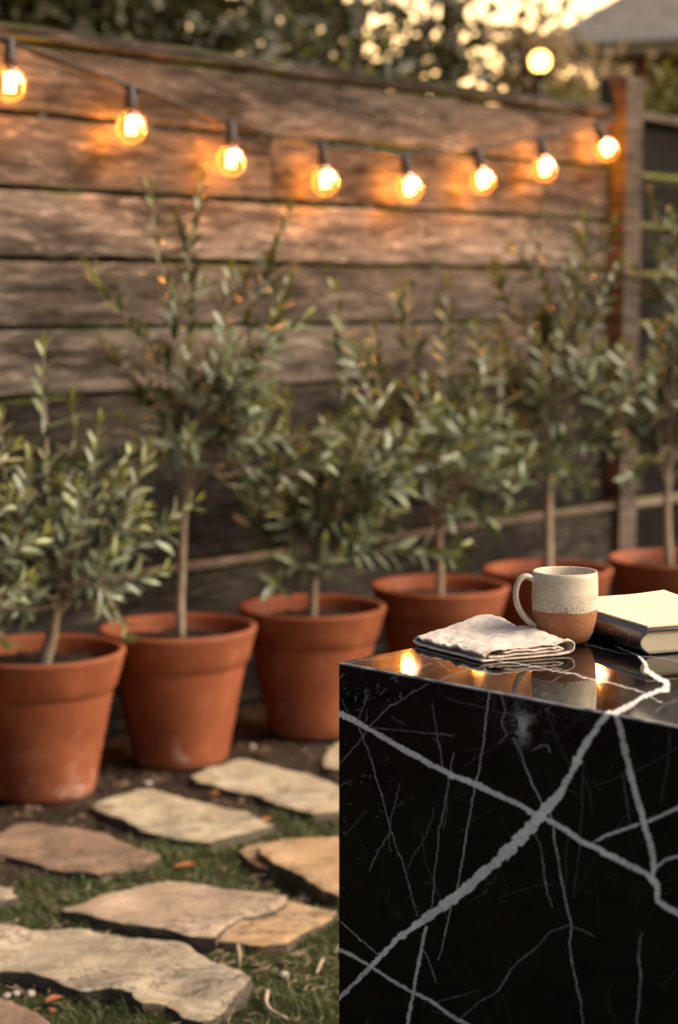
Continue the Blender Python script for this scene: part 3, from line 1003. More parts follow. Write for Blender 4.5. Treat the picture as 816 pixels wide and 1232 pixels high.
def leafy(LV, path, start, lscale=1.0, tipy=.9, gap=.024):
    """pairs of leaves along a twig, set crosswise"""
    seg = [0]
    for a, b in zip(path[:-1], path[1:]): seg.append(seg[-1] + (b - a).length)
    tot = seg[-1]
    s = tot * start
    k = random.randint(0, 1)
    ang0 = random.uniform(0, 6.3)
    while s < tot:
        i = max(j for j in range(len(seg)) if seg[j] <= s)
        i = min(i, len(path) - 2)
        t = (s - seg[i]) / max(1e-6, seg[i + 1] - seg[i])
        p = path[i].lerp(path[i + 1], t)
        d = (path[i + 1] - path[i]).normalized()
        u = d.orthogonal().normalized(); v = d.cross(u)
        fr = s / tot
        a = ang0 + k * math.pi / 2 + random.uniform(-.3, .3)
        for sg in (0, math.pi):
            if random.random() < .06: continue
            rad = u * math.cos(a + sg) + v * math.sin(a + sg)
            op = R(random.uniform(32, 62) - 18 * max(0, fr - .7) / .3)
            dd = d * math.cos(op) + rad * math.sin(op) + Vector((0, 0, random.uniform(-.12, .05)))
            nr = d * math.sin(op) - rad * math.cos(op)
            L = random.uniform(.056, .095) * lscale * (1 - .35 * max(0, fr - .75) / .25)
            yv = max(0, min(1, (fr - .62) / .38 * tipy + random.uniform(-.15, .15)))
            LV.add(p, dd, nr * 1.0, L, L * random.uniform(.1, .14), yv * yv, random.uniform(-.05, .25))
        k += 1
        s += gap * random.uniform(.75, 1.3)
    # end pair
    d = (path[-1] - path[-2]).normalized(); u = d.orthogonal().normalized()
    for sg in (1, -1):
        LV.add(path[-1], d + u * sg * .22, u, .045 * lscale, .0055 * lscale, tipy, .05)

def olive_tree(pot, trunk_px, trunk_r, centre_px, rx, ry, shoots, fill, label, tipy=.9, lscale=1.0, twigs=2):
    random.seed(100 + pot)
    px_, py_ = POTS[pot]
    Y0 = py_
    base = Vector((px_, py_, .33))
    root = empty('olive_tree', base)
    tag(root, label, 'olive tree', 'potted olive trees along the fence')
    LV = Leaves()
    bv, bf = [], []
    top = [at_depth(x, y, Y0) for x, y in trunk_px]
    tr = bez([base] + top, 12)
    tr = [p + Vector((mnoise.noise(p * 6), mnoise.noise(p * 6 + Vector((9, 0, 0))), 0)) * .006 * (i > 1) for i, p in enumerate(tr)]
    tube(tr, [trunk_r * (1.1 - .4 * i / 11) for i in range(12)], 10, True, bv, bf)
    C = at_depth(*centre_px, Y0)
    mpp = Y0 / FPX                     # metres per photo pixel at the pot
    RX, RZ = rx * mpp, ry * mpp
    paths = []
    def branch(pts, r0, n=10, start=.25):
        path = bez(pts, n)
        path = [p + Vector((mnoise.noise(p * 9), mnoise.noise(p * 9 + Vector((0, 7, 0))), mnoise.noise(p * 9 + Vector((0, 0, 3))))) * .012 * min(1, i / 3) for i, p in enumerate(path)]
        tube(path, [r0 * (1 - .75 * i / (n - 1)) for i in range(n)], 5, False, bv, bf)
        leafy(LV, path, start, lscale, tipy)
        return path
    def twigs_on(path, m):
        for _ in range(m):
            i = random.randint(2, len(path) - 3)
            d = (path[i + 1] - path[i]).normalized()
            o = Vector((random.gauss(0, 1), random.gauss(0, 1), random.gauss(.3, .6))).normalized()
            dd = (d * .8 + o * .75).normalized()
            L = random.uniform(.07, .16)
            branch([path[i], path[i] + dd * L * .5, path[i] + dd * L + Vector((0, 0, .15 * L))], .0025, 6, .15)
    for sh in shoots:
        dep = sh[0]
        pts = [at_depth(x, y, Y0 + dep * (.4 + .6 * k / max(1, len(sh) - 2))) for k, (x, y) in enumerate(sh[1:])]
        # hook the shoot on to the trunk
        j = min(range(4, 12), key=lambda q: (tr[q] - pts[0]).length)
        pts = [tr[j]] + pts
        L = sum((b - a).length for a, b in zip(pts[:-1], pts[1:]))
        pa = branch(pts, .0068, max(10, int(L / .035)), .3)
        twigs_on(pa, twigs)
    for _ in range(fill):
        while True:
            q = Vector((random.uniform(-1, 1), random.uniform(-1, 1), random.uniform(-1, 1)))
            if .3 < q.length < 1: break
        dep = q.y * (.17 if q.y > 0 else .27)
        end = C + Vector((q.x * RX, dep, q.z * RZ))
        j = random.randint(6, 11)
        a = tr[j]
        mid = a.lerp(end, .55) + Vector((0, 0, random.uniform(-.03, .05)))
        pa = branch([a, mid, end + Vector((0, 0, .05))], .0042, 9, .52)
        if random.random() < .5: twigs_on(pa, 1)
    link('trunk', mesh_from('trunk', [v - base for v in bv], bf), M['bark'], root)
    link('foliage', LV.mesh('foliage', base), M['olive_leaf'], root)
    return root

olive_tree(0, [(62, 770), (66, 735), (74, 690)], .017, (90, 640), 112, 105,
           [(-.1, (60, 640), (54, 520), (50, 415)), (.05, (75, 640), (88, 560), (86, 478)), (-.15, (85, 680), (108, 600), (122, 515)), (-.1, (100, 690), (150, 620), (178, 540)),
            (-.12, (95, 700), (160, 660), (236, 606)), (-.2, (95, 720), (150, 700), (196, 690)), (-.25, (60, 720), (10, 690), (50, 645)), (-.3, (40, 735), (5, 730), (-8, 768)),
            (.0, (45, 660), (10, 600), (2, 500)), (.1, (40, 640), (-20, 560), (-40, 470)), (-.1, (30, 700), (-40, 650), (-80, 590)), (-.2, (60, 690), (30, 620), (38, 545)), (-.28, (80, 710), (120, 700), (148, 760))],
           22, 'low bushy olive tree with forked stem at the left edge', 1.0, .88, 1)
olive_tree(1, [(219, 700), (220, 620), (224, 560), (232, 500)], .0125, (255, 500), 88, 92,
           [(-.05, (222, 470), (200, 330), (180, 228)), (.05, (230, 450), (228, 330), (244, 214)), (-.1, (215, 480), (165, 400), (108, 322)), (.05, (250, 480), (300, 380), (346, 255)),
            (-.12, (260, 500), (320, 420), (368, 385)), (-.1, (250, 540), (330, 530), (416, 518)), (0, (240, 490), (180, 470), (128, 418)), (.1, (260, 480), (310, 420), (350, 330)),
            (-.15, (260, 550), (330, 570), (398, 560)), (-.1, (225, 540), (180, 540), (150, 505)), (0, (245, 560), (290, 600), (318, 606)), (-.2, (250, 500), (270, 400), (275, 330)), (.1, (215, 520), (180, 470), (176, 405))],
           24, 'tall olive standard on one thin straight stem, second pot from left', .75, .92)
olive_tree(2, [(376, 715), (380, 670), (392, 620)], .014, (405, 600), 110, 100,
           [(-.05, (400, 600), (418, 450), (405, 352)), (-.1, (410, 600), (440, 500), (446, 430)), (-.15, (420, 610), (470, 540), (524, 488)), (-.1, (400, 640), (340, 600), (300, 590)),
            (-.15, (380, 680), (330, 690), (326, 700)), (-.2, (420, 660), (480, 660), (540, 668)), (.05, (390, 600), (350, 540), (345, 480)), (-.1, (430, 590), (500, 560), (560, 540)), (-.2, (400, 640), (420, 560), (470, 470)), (-.1, (360, 650), (310, 640), (292, 560))],
           38, 'dense spreading olive bush in the third pot, beside the counter', .9)
olive_tree(3, [(530, 680), (528, 620), (535, 560)], .0125, (545, 540), 92, 92,
           [(0, (540, 540), (536, 430), (538, 345)), (-.05, (530, 530), (495, 440), (486, 348)), (.05, (550, 530), (575, 460), (572, 398)), (-.1, (560, 540), (600, 500), (606, 430)),
            (-.1, (560, 580), (610, 590), (640, 545)), (0, (520, 540), (470, 480), (455, 430)), (-.15, (540, 600), (590, 620), (622, 610))],
           26, 'slender olive tree between the dense bush and the tall right one', .7)
olive_tree(4, [(660, 640), (661, 590), (664, 540), (668, 480)], .0165, (668, 460), 92, 105,
           [(0, (665, 420), (648, 320), (655, 238)), (-.05, (680, 430), (720, 370), (748, 315)), (0, (650, 430), (615, 370), (600, 325)), (-.1, (675, 420), (690, 370), (682, 325)),
            (-.1, (640, 460), (600, 430), (574, 410)), (-.1, (690, 480), (740, 490), (786, 440)), (-.1, (650, 530), (600, 560), (588, 565)), (-.2, (665, 550), (650, 560), (640, 545)),
            (-.2, (675, 560), (690, 580), (682, 568)), (0, (690, 520), (730, 540), (752, 535)), (.05, (670, 420), (705, 330), (700, 290))],
           34, 'tall round-headed olive tree above the mug, in front of the square post', .6, 1.05)
olive_tree(5, [(803, 620), (804, 570), (808, 500)], .0135, (826, 470), 78, 105,
           [(0, (805, 440), (795, 340), (784, 238)), (-.05, (815, 430), (815, 340), (808, 262)), (0, (830, 440), (850, 360), (846, 290)), (-.1, (790, 500), (770, 520), (748, 470)), (-.1, (800, 540), (770, 560), (758, 575))],
           24, 'shaded olive tree in the last pot, cut by the right edge', .5, 1.05)

olive_tree(6, [(-160, 770), (-150, 720), (-140, 660)], .016, (-185, 640), 100, 110,
           [(-.05, (-120, 700), (-40, 690), (48, 645)), (-.1, (-120, 730), (-50, 740), (8, 772)), (0, (-120, 640), (-50, 590), (16, 540)), (-.05, (-130, 680), (-60, 650), (22, 600)), (.05, (-140, 600), (-90, 520), (-60, 460)), (-.1, (-110, 720), (-40, 720), (30, 705))],
           22, 'bushy olive beyond the left edge whose twigs reach into view', 1.0, .88, 1)

# ------------------------------------------------------------------ marble counter
def vein_field(px, py):
    """vein strength 0..1 at photo coordinates of the marble's two visible faces"""
    jx = px + vnoise(px, py, 9, 1) * .8 + vnoise(px, py, 2.6, 2) * .8 + vnoise(px, py, 30, 5) * .9
    jy = py + vnoise(px, py, 9, 3) * .8 + vnoise(px, py, 2.6, 4) * .8 + vnoise(px, py, 30, 6) * .9
    out = np.zeros_like(px)
    def line(pts, inten=1.0, blocky=0.0):
        nonlocal out
        run = 0.0
        for (x1, y1, w1), (x2, y2, w2) in zip(pts[:-1], pts[1:]):
            pad = max(w1, w2) + 6
            m = (jx > min(x1, x2) - pad) & (jx < max(x1, x2) + pad) & (jy > min(y1, y2) - pad) & (jy < max(y1, y2) + pad)
            L = math.hypot(x2 - x1, y2 - y1)
            if m.any():
                X, Y = jx[m], jy[m]
                t = ((X - x1) * (x2 - x1) + (Y - y1) * (y2 - y1)) / (L * L)
                t = np.clip(t, 0, 1)
                d = np.hypot(X - x1 - t * (x2 - x1), Y - y1 - t * (y2 - y1))
                w = w1 + (w2 - w1) * t
                val = inten
                if blocky:
                    cell = np.floor((run + t * L) / 7.5 + .35 * vnoise(X, Y, 6, 8)).astype(int)
                    rv = np.random.default_rng(5).uniform(-1, 1, 997)[cell % 997]
                    w = w * (1 + blocky * rv)
                    fr = (run + t * L) / 7.5 + .35 * vnoise(X, Y, 6, 8)
                    fr = np.abs(fr - np.round(fr))
                    crack = np.clip(1 - fr / .07, 0, 1) * (np.random.default_rng(9).uniform(0, 1, 997)[np.round((run + t * L) / 7.5).astype(int) % 997] > .45)
                    val = inten * (1 - .62 * crack)
                w = np.where(w < 3.2, w * .45, w * .84); w = np.maximum(w, .7)
                s = np.clip((w / 2 + .5 - d) / 1.0, 0, 1) * val * np.where(w1 + w2 < 2.4, .8, 1)
                out[m] = np.maximum(out[m], s)
            run += L
    V = lambda *a: [tuple(a[i:i + 3]) for i in range(0, len(a), 3)]
    line(V(395, 852, 8, 407, 858, 8, 425, 866, 8, 450, 880, 7, 480, 899, 7, 510, 915, 8, 545, 933, 7, 575, 945, 7.5, 600, 956, 8, 625, 968, 7, 645, 980, 7, 665, 990, 7, 680, 998, 7.5, 700, 1012, 7, 720, 1023, 8, 750, 1038, 8, 783, 1055, 8, 790, 1065, 8, 790, 1083, 7, 800, 1090, 8, 830, 1107, 9, 900, 1150, 8, 960, 1200, 8), .95, .12)
    line(V(733, 856, 7, 715, 880, 8, 705, 894, 12, 698, 906, 12, 690, 925, 9, 678, 945, 7, 674, 954, 9, 664, 964, 15, 650, 982, 16, 635, 1000, 16, 615, 1020, 15, 600, 1035, 14, 585, 1047, 14, 560, 1070, 15, 540, 1085, 14, 520, 1100, 13, 500, 1115, 10, 475, 1133, 7, 455, 1155, 6, 445, 1165, 5), 1.0, .26)
    line(V(445, 1165, 5, 430, 1180, 6, 407, 1203, 6, 390, 1218, 6), .7, .3)
    line(V(740, 860, 6, 750, 890, 8, 760, 935, 8, 768, 965, 8, 775, 990, 8, 783, 1020, 9, 787, 1042, 8, 785, 1055, 5), .9, .1)
    line(V(706, 1017, 2, 725, 1008, 4, 750, 997, 4, 772, 990, 3, 795, 982, 4, 830, 964, 5, 900, 930, 5), .8)
    line(V(788, 1045, 3, 800, 1035, 4, 830, 1026, 4, 900, 1010, 4), .8)
    line(V(395, 1136, 5, 405, 1140, 5, 425, 1151, 5, 443, 1161, 4, 460, 1172, 4, 495, 1193, 5, 520, 1205, 5, 540, 1220, 5, 580, 1244, 5, 640, 1300, 5), .72)
    line(V(513, 1117, 4, 507, 1142, 5, 500, 1180, 4, 493, 1220, 4, 488, 1260, 4), .75)
    line(V(509, 1143, 1.5, 520, 1165, 1.5, 526, 1182, 1), .6)
    line(V(411, 1109, 2, 430, 1127, 1.6, 460, 1151, 2), .7)
    line(V(588, 833, 2.6, 584, 880, 2.6, 575, 930, 2.4, 567, 970, 2.4, 562, 1000, 2.4, 553, 1060, 2.2, 545, 1085, 2, 535, 1125, 1.8, 528, 1155, 1), .75)
    line(V(432, 875, 1.2, 445, 910, 1.4, 460, 960, 1.2, 470, 1000, 1.4, 485, 1040, 1.2, 502, 1102, 1), .55)
    line(V(470, 1000, 1.2, 455, 1025, 1.2, 445, 1048, 1), .5)
    line(V(520, 845, 1, 525, 880, 1.2, 533, 922, 1.2), .5)
    line(V(546, 905, 1.2, 542, 925, 1.2, 535, 970, 1.6, 528, 1000, 1.6, 525, 1040, 1.4, 518, 1100, 1.2), .55)
    line(V(446, 873, 1.5, 468, 850, 1.6, 490, 838, 1.4, 515, 822, 1.2), .6)
    line(V(450, 875, 1, 490, 880, 1.2, 545, 885, 1), .5)
    line(V(408, 920, 1, 430, 895, 1.2, 445, 875, 1), .45)
    line(V(430, 868, 1, 437, 850, 1, 440, 838, 1), .45)
    line(V(420, 862, 1, 412, 842, 1), .4)
    line(V(602, 835, 2, 608, 855, 2, 604, 870, 2, 610, 885, 2, 600, 895, 1.4), .55)
    line(V(618, 888, 2, 630, 915, 2, 637, 935, 3, 647, 955, 3, 652, 968, 3, 660, 975, 3, 665, 990, 3, 667, 1010, 3, 675, 1055, 2.6, 683, 1095, 2.6, 687, 1115, 3, 685, 1135, 3, 690, 1165, 2.4, 697, 1200, 1.8, 703, 1235, 1), .72)
    line(V(645, 1005, 1.6, 652, 1030, 1.6, 655, 1060, 2, 665, 1092, 1.4), .5)
    line(V(687, 1112, 1.2, 665, 1120, 1, 645, 1140, 1.2, 620, 1160, 1.2, 600, 1190, 1.2, 575, 1207, 1, 550, 1230, 1), .45)
    line(V(690, 1117, 1.4, 702, 1120, 1.4, 714, 1127, 1.2), .5)
    line(V(772, 1122, 1.5, 768, 1150, 2, 770, 1175, 3, 768, 1210, 2.6, 766, 1240, 2), .6)
    line(V(702, 915, 1.4, 700, 960, 1.4, 698, 1010, 1.4, 690, 1080, 1), .18)
    line(V(750, 930, 1.6, 755, 970, 2.4, 758, 990, 1.4), .25)
    line(V(715, 945, 1.4, 760, 930, 1.6, 815, 900, 1.4), .14)
    line(V(806, 880, 1.6, 802, 930, 1.6, 795, 965, 1.2), .15)
    line(V(640, 903, 1.2, 650, 897, 2.5, 658, 897, 2.5, 662, 905, 1.5), .45)
    line(V(658, 860, 1.5, 670, 890, 1.5, 690, 930, 1), .12)
    # top face
    line(V(738, 858, 7, 760, 848, 6, 777, 838, 6, 790, 832, 6, 803, 829, 8, 803, 820, 7, 795, 816.5, 7, 785, 811, 6, 778, 805, 5, 777, 797, 4, 773, 791, 3.5, 764, 786, 3, 740, 776, 2), 1.0, .2)
    line(V(560, 789, 1.6, 600, 795, 1.8, 645, 802, 1.8, 690, 812, 2.2, 733, 820.5, 2.4, 765, 830, 2, 798, 846, 2), .85)
    line(V(470, 817, 1, 500, 803, 1, 520, 797, 1), .35)
    line(V(415, 798, 1, 440, 793, 1, 480, 789, 1), .3)
    line(V(520, 822, 1, 560, 806, 1, 610, 797, 1), .25)
    line(V(700, 774, 1, 740, 784, 1, 830, 796, 1), .35)
    # hairline net
    r3 = np.random.default_rng(31)
    for _ in range(30):
        x, y = r3.uniform(410, 830), r3.uniform(830, 1240)
        a = r3.choice([1.25, 1.4, -.6, .5, 2.3]) + r3.normal(0, .2)
        q = r3.uniform(.06, .3) * (1.2 if x < 540 or y < 900 else .5)
        pts = [(x, y, .8)]
        for k in range(int(r3.integers(2, 6))):
            a += r3.normal(0, .22)
            st = r3.uniform(10, 26)
            x += math.cos(a) * st; y += math.sin(a) * st
            pts.append((x, y, r3.uniform(.5, 1.2)))
        line(pts, q)
    # flecks and scratches
    r2 = np.random.default_rng(77)
    for (cx, cy, sx, sy, n, hi) in ((440, 835, 30, 18, 36, .5), (440, 960, 30, 45, 26, .4), (560, 900, 70, 30, 16, .22), (640, 850, 30, 16, 30, .25), (470, 1060, 50, 50, 14, .25), (640, 1080, 110, 90, 14, .14), (760, 930, 50, 60, 14, .13), (480, 800, 40, 6, 24, .3), (650, 825, 70, 10, 16, .2)):
        for _ in range(n):
            x, y = r2.normal(cx, sx), r2.normal(cy, sy)
            a = r2.choice([.5, 2.2, 1.2, -.5]) + r2.normal(0, .3)
            L = r2.exponential(5) + 1
            q = r2.uniform(.25, 1) * hi
            line([(x, y, .9), (x + math.cos(a) * L, y + math.sin(a) * L * .7, .7)], q)
    # cloudy bruise below the top edge
    e = np.exp(-(((px - 628) / 9) ** 2 + ((py - 872) / 22) ** 2))
    e2 = np.exp(-(((px - 640) / 45) ** 2 + ((py - 862) / 26) ** 2))
    nn = .5 + .5 * vnoise(px + 40 * vnoise(px, py, 14, 21), py, 7, 22)
    nn2 = .5 + .5 * vnoise(px + 25 * vnoise(px, py, 10, 23), py * .7, 4, 24)
    out = np.maximum(out, np.clip(e * (nn * 1.3 - .25) * .9, 0, .6) * (nn2 > .25))
    out = np.maximum(out, np.clip(e2 * (nn * nn2 - .28) * .5, 0, .2))
    return out

CORNER = on_level(408, 797, .855)
FRONT = Vector((math.cos(R(-44.4)), math.sin(R(-44.4)), 0))
BACK = Vector((math.cos(R(45.6)), math.sin(R(45.6)), 0))
def build_counter():
    HT, LEN, DEP, c = .855, 1.3, .85, .0026
    s = np.concatenate([np.arange(0, .52, .00065), np.linspace(.52, LEN, 50)])
    prof = [(0, z, 0) for z in np.concatenate([np.linspace(0.0, .36, 10)[:-1], np.arange(.36, HT - c, .00065)])]
    prof += [(0, HT - c, 0)]
    prof += [(c * .3, HT - c * .3, 0), (c, HT, 0)]
    prof += [(t, HT, 0) for t in np.concatenate([np.arange(c + .0015, .46, .0015), np.linspace(.46, DEP, 12)])]
    prof += [(DEP, z, 0) for z in np.linspace(HT, 0, 6)[1:]]
    prof = np.array(prof)
    ns, npf = len(s), len(prof)
    F, B = np.array(FRONT[:]), np.array(BACK[:])
    v = s[:, None, None] * F + prof[None, :, 0, None] * B
    v = v + np.array([0, 0, 1]) * prof[None, :, 1, None]
    v = v.reshape(-1, 3)
    idx = np.arange(ns * npf).reshape(ns, npf)
    q = np.stack([idx[:-1, :-1], idx[1:, :-1], idx[1:, 1:], idx[:-1, 1:]], -1).reshape(-1, 4)
    w = v + np.array([CORNER.x, CORNER.y, 0])
    fwd = np.array([0, math.cos(PITCH), -math.sin(PITCH)]); dn = np.array([0, -math.sin(PITCH), -math.cos(PITCH)])
    rel = w - np.array([0, 0, EYE])
    dep = np.maximum(rel @ fwd, .2)
    px = 408 + FPX * rel[:, 0] / dep
    py = 616 + FPX * (rel @ dn) / dep
    vein = vein_field(px, py)
    vary = .5 + .5 * vnoise(px, py, 26, 41) * .7 + .15 * vnoise(px, py, 5, 42)
    vein = vein * np.clip(.66 + .55 * vary, .45, 1.0)
    hidden = np.tile((prof[:, 0] >= DEP - 1e-6), ns)
    vein[hidden] = 0
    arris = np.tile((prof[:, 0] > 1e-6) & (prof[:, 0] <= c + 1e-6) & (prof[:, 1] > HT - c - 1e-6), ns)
    vein = np.where(arris, np.maximum(vein, .26 + .2 * vnoise(px, py, 12, 51)), vein)  # pale edge highlight painted along the top arris
    me = mesh_np('marble_counter', v, q)
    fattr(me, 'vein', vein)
    # end caps
    bm = bmesh.new(); bm.from_mesh(me); bm.verts.ensure_lookup_table()
    a = [bm.verts[int(i)] for i in idx[0]]
    b = [bm.verts[int(i)] for i in idx[-1]]
    bm.faces.new(a); bm.faces.new(list(reversed(b)))
    bm.to_mesh(me); bm.free()
    me.set_sharp_from_angle(angle=R(50))
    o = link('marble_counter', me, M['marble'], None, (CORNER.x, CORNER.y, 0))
    tag(o, 'polished black marble counter block with thick pale veins', 'counter')
build_counter()

TOP = .855
# ------------------------------------------------------------------ mug
def build_mug():
    c = Vector((.289, 2.366, TOP + .0005))
    root = empty('mug', c)
    tag(root, 'speckled cream and bare clay mug on the marble, between napkin and book', 'mug')
    prof = [(.0001, .0012), (.024, .0012), (.0255, 0), (.0285, .0008), (.0325, .005), (.0365, .0135), (.0395, .026), (.0415, .04), (.0423, .055), (.0422, .072), (.0417, .086), (.0412, .0905),
            (.0403, .0922), (.0392, .0918), (.0386, .09), (.0388, .075), (.0388, .05), (.037, .03), (.0335, .014), (.025, .0065), (.0001, .006)]
    v, f = lathe(prof, 96)
    link('mug_body', mesh_from('mug_body', v, f), M['mug'], root)
    # ear handle, flattened strap, pointing to the camera's left
    hd = Vector((-.985, -.17, 0)); side = Vector((.17, -.985, 0))
    ctrl = [(.0375, .079), (.046, .0845), (.0545, .0855), (.0615, .079), (.0648, .067), (.0635, .053), (.0575, .040), (.049, .0295), (.0385, .0215)]
    P = bez([hd * r + Vector((0, 0, z)) for r, z in ctrl], 40)
    vs, fs = [], []
    seg = 14
    for i, p in enumerate(P):
        d = (P[min(i + 1, 39)] - P[max(i - 1, 0)]).normalized()
        n = d.cross(side).normalized()
        t = i / 39
        wid = .0072 - .0012 * math.sin(math.pi * t); th = .0036 + .0012 * abs(t - .5)
        for k in range(seg):
            a = 2 * math.pi * k / seg
            vs.append(p + side * wid * math.cos(a) + n * th * math.sin(a))
    for i in range(39):
        for k in range(seg):
            fs.append((i * seg + k, i * seg + (k + 1) % seg, (i + 1) * seg + (k + 1) % seg, (i + 1) * seg + k))
    fs.append(tuple(reversed(range(seg)))); fs.append(tuple(39 * seg + k for k in range(seg)))
    link('handle', mesh_from('handle', vs, fs), M['glaze'], root)
build_mug()

# ------------------------------------------------------------------ napkin
def build_napkin():
    A, B_, C_, D = Vector((.093, 2.345, 0)), Vector((.198, 2.468, 0)), Vector((.290, 2.278, 0)), Vector((.172, 2.226, 0))
    z = .001
    prof = [(.30, 10.5), (.55, 10.8), (.78, 11.2), (.86, 10.6), (.885, 9.2), (.86, 7.9), (.78, 7.1), (.5, 6.4), (.2, 6.3), (.1, 6.1), (.05, 5.2), (.075, 4.2), (.15, 3.8), (.4, 3.6), (.7, 3.9), (.88, 4.4),
            (.925, 5.2), (.93, 8.5), (.925, 11.5), (.9, 13.0), (.84, 13.4), (.9, 14.4), (.96, 13.6), (.985, 11), (.985, 6), (.97, 3.0), (.93, 1.5), (.8, .9), (.5, .75), (.2, .9), (.06, 1.2)]
    # outer sheet: floor layer from D, round C, back over the top to D and down
    prof = [(.24, 6.6), (.5, 6.9), (.7, 7.6), (.82, 7.9), (.875, 6.9), (.86, 5.6), (.76, 4.6), (.5, 3.9), (.25, 3.5), (.1, 3.2)]
    prof2 = [(.0, .8), (.2, .6), (.5, .5), (.8, .6), (.95, 1.2), (1.0, 3.0), (1.012, 6.4), (.995, 9.6), (.95, 11.4), (.87, 11.6), (.76, 10.6), (.6, 9.8), (.4, 9.6), (.22, 9.2), (.09, 8.2), (.03, 6.2), (.05, 4.6)]
    def sheet(pf, n_s, n_u, seed, u0=0., u1=1.):
        P = bez([Vector((a, b * .00165, 0)) for a, b in pf], n_s)
        vs, uvs, fs = [], [], []
        for i in range(n_u):
            u = u0 + (u1 - u0) * i / (n_u - 1)
            L = D.lerp(A, u); Rr = C_.lerp(B_, u)
            for j, q in enumerate(P):
                s = q.x; h = q.y
                p = L.lerp(Rr, s)
                w = Vector((p.x * 55, p.y * 55, seed))
                wr = mnoise.noise(w) * .003 + mnoise.noise(w * 2.3) * .0016 + abs(mnoise.noise(Vector((p.x * 150 + p.y * 60, p.y * 110 - p.x * 40, seed)))) * .0016 + mnoise.noise(Vector((u * 30, s * 5, seed + 3))) * .0008
                big = .0045 * math.exp(-((u - .95) / .25) ** 2 - ((s - .85) / .3) ** 2) - .003 * math.exp(-((u - .5) / .2) ** 2 - ((s - .35) / .3) ** 2)
                k = min(1, h / .012)
                nose = math.sqrt(max(0.0, 1 - (max(0, u - .9) / .1) ** 2))
                h = .0075 + (h - .0075) * (.12 + .88 * nose)
                flat = .82 + .25 * (mnoise.noise(Vector((u * 4, seed, 1))))
                hh = h * flat * (1 - .1 * u) + (wr + big) * k
                ed = mnoise.noise(Vector((j * .22, seed, i * .0))) * .0022
                e2 = mnoise.noise(Vector((u * 12, s * 3, seed + 9))) * .002
                out = (p + (D - A).normalized() * ed * (1 - u if u < .5 else u) + (C_ - D).normalized() * e2)
                vs.append(Vector((out.x, out.y, TOP + .0012 + max(0.0, hh))))
                uvs.append((u, sum(((P[m + 1] - P[m]).length for m in range(0)), 0) + j / n_s * 2))
        for i in range(n_u - 1):
            for j in range(n_s - 1):
                fs.append((i * n_s + j, (i + 1) * n_s + j, (i + 1) * n_s + j + 1, i * n_s + j + 1))
        return vs, fs, uvs
    v1, f1, uv1 = sheet(prof2, 90, 70, 1.3)
    v2, f2, uv2 = sheet(prof, 90, 70, 5.7, .0, .96)
    # one cloth: join the inner fold to the outer along the top edge at C
    n = len(v1)
    # flap hanging on the D side under the left front edge
    vs = v1 + v2
    fs = f1 + [tuple(n + k for k in f) for f in f2]
    uv = uv1 + uv2
    org = Vector((A.x + C_.x, A.y + C_.y, 2 * TOP)) * .5
    me = mesh_from('folded_napkin', [v - org for v in vs], fs)
    ul = me.uv_layers.new(name='UVMap')
    for lp in me.loops: ul.data[lp.index].uv = uv[lp.vertex_index]
    o = link('folded_napkin', me, M['linen'], None, org)
    so = o.modifiers.new('thick', 'SOLIDIFY'); so.thickness = .002; so.offset = 0
    tag(o, 'crumpled oatmeal linen napkin folded in layers in front of the mug', 'napkin')
build_napkin()

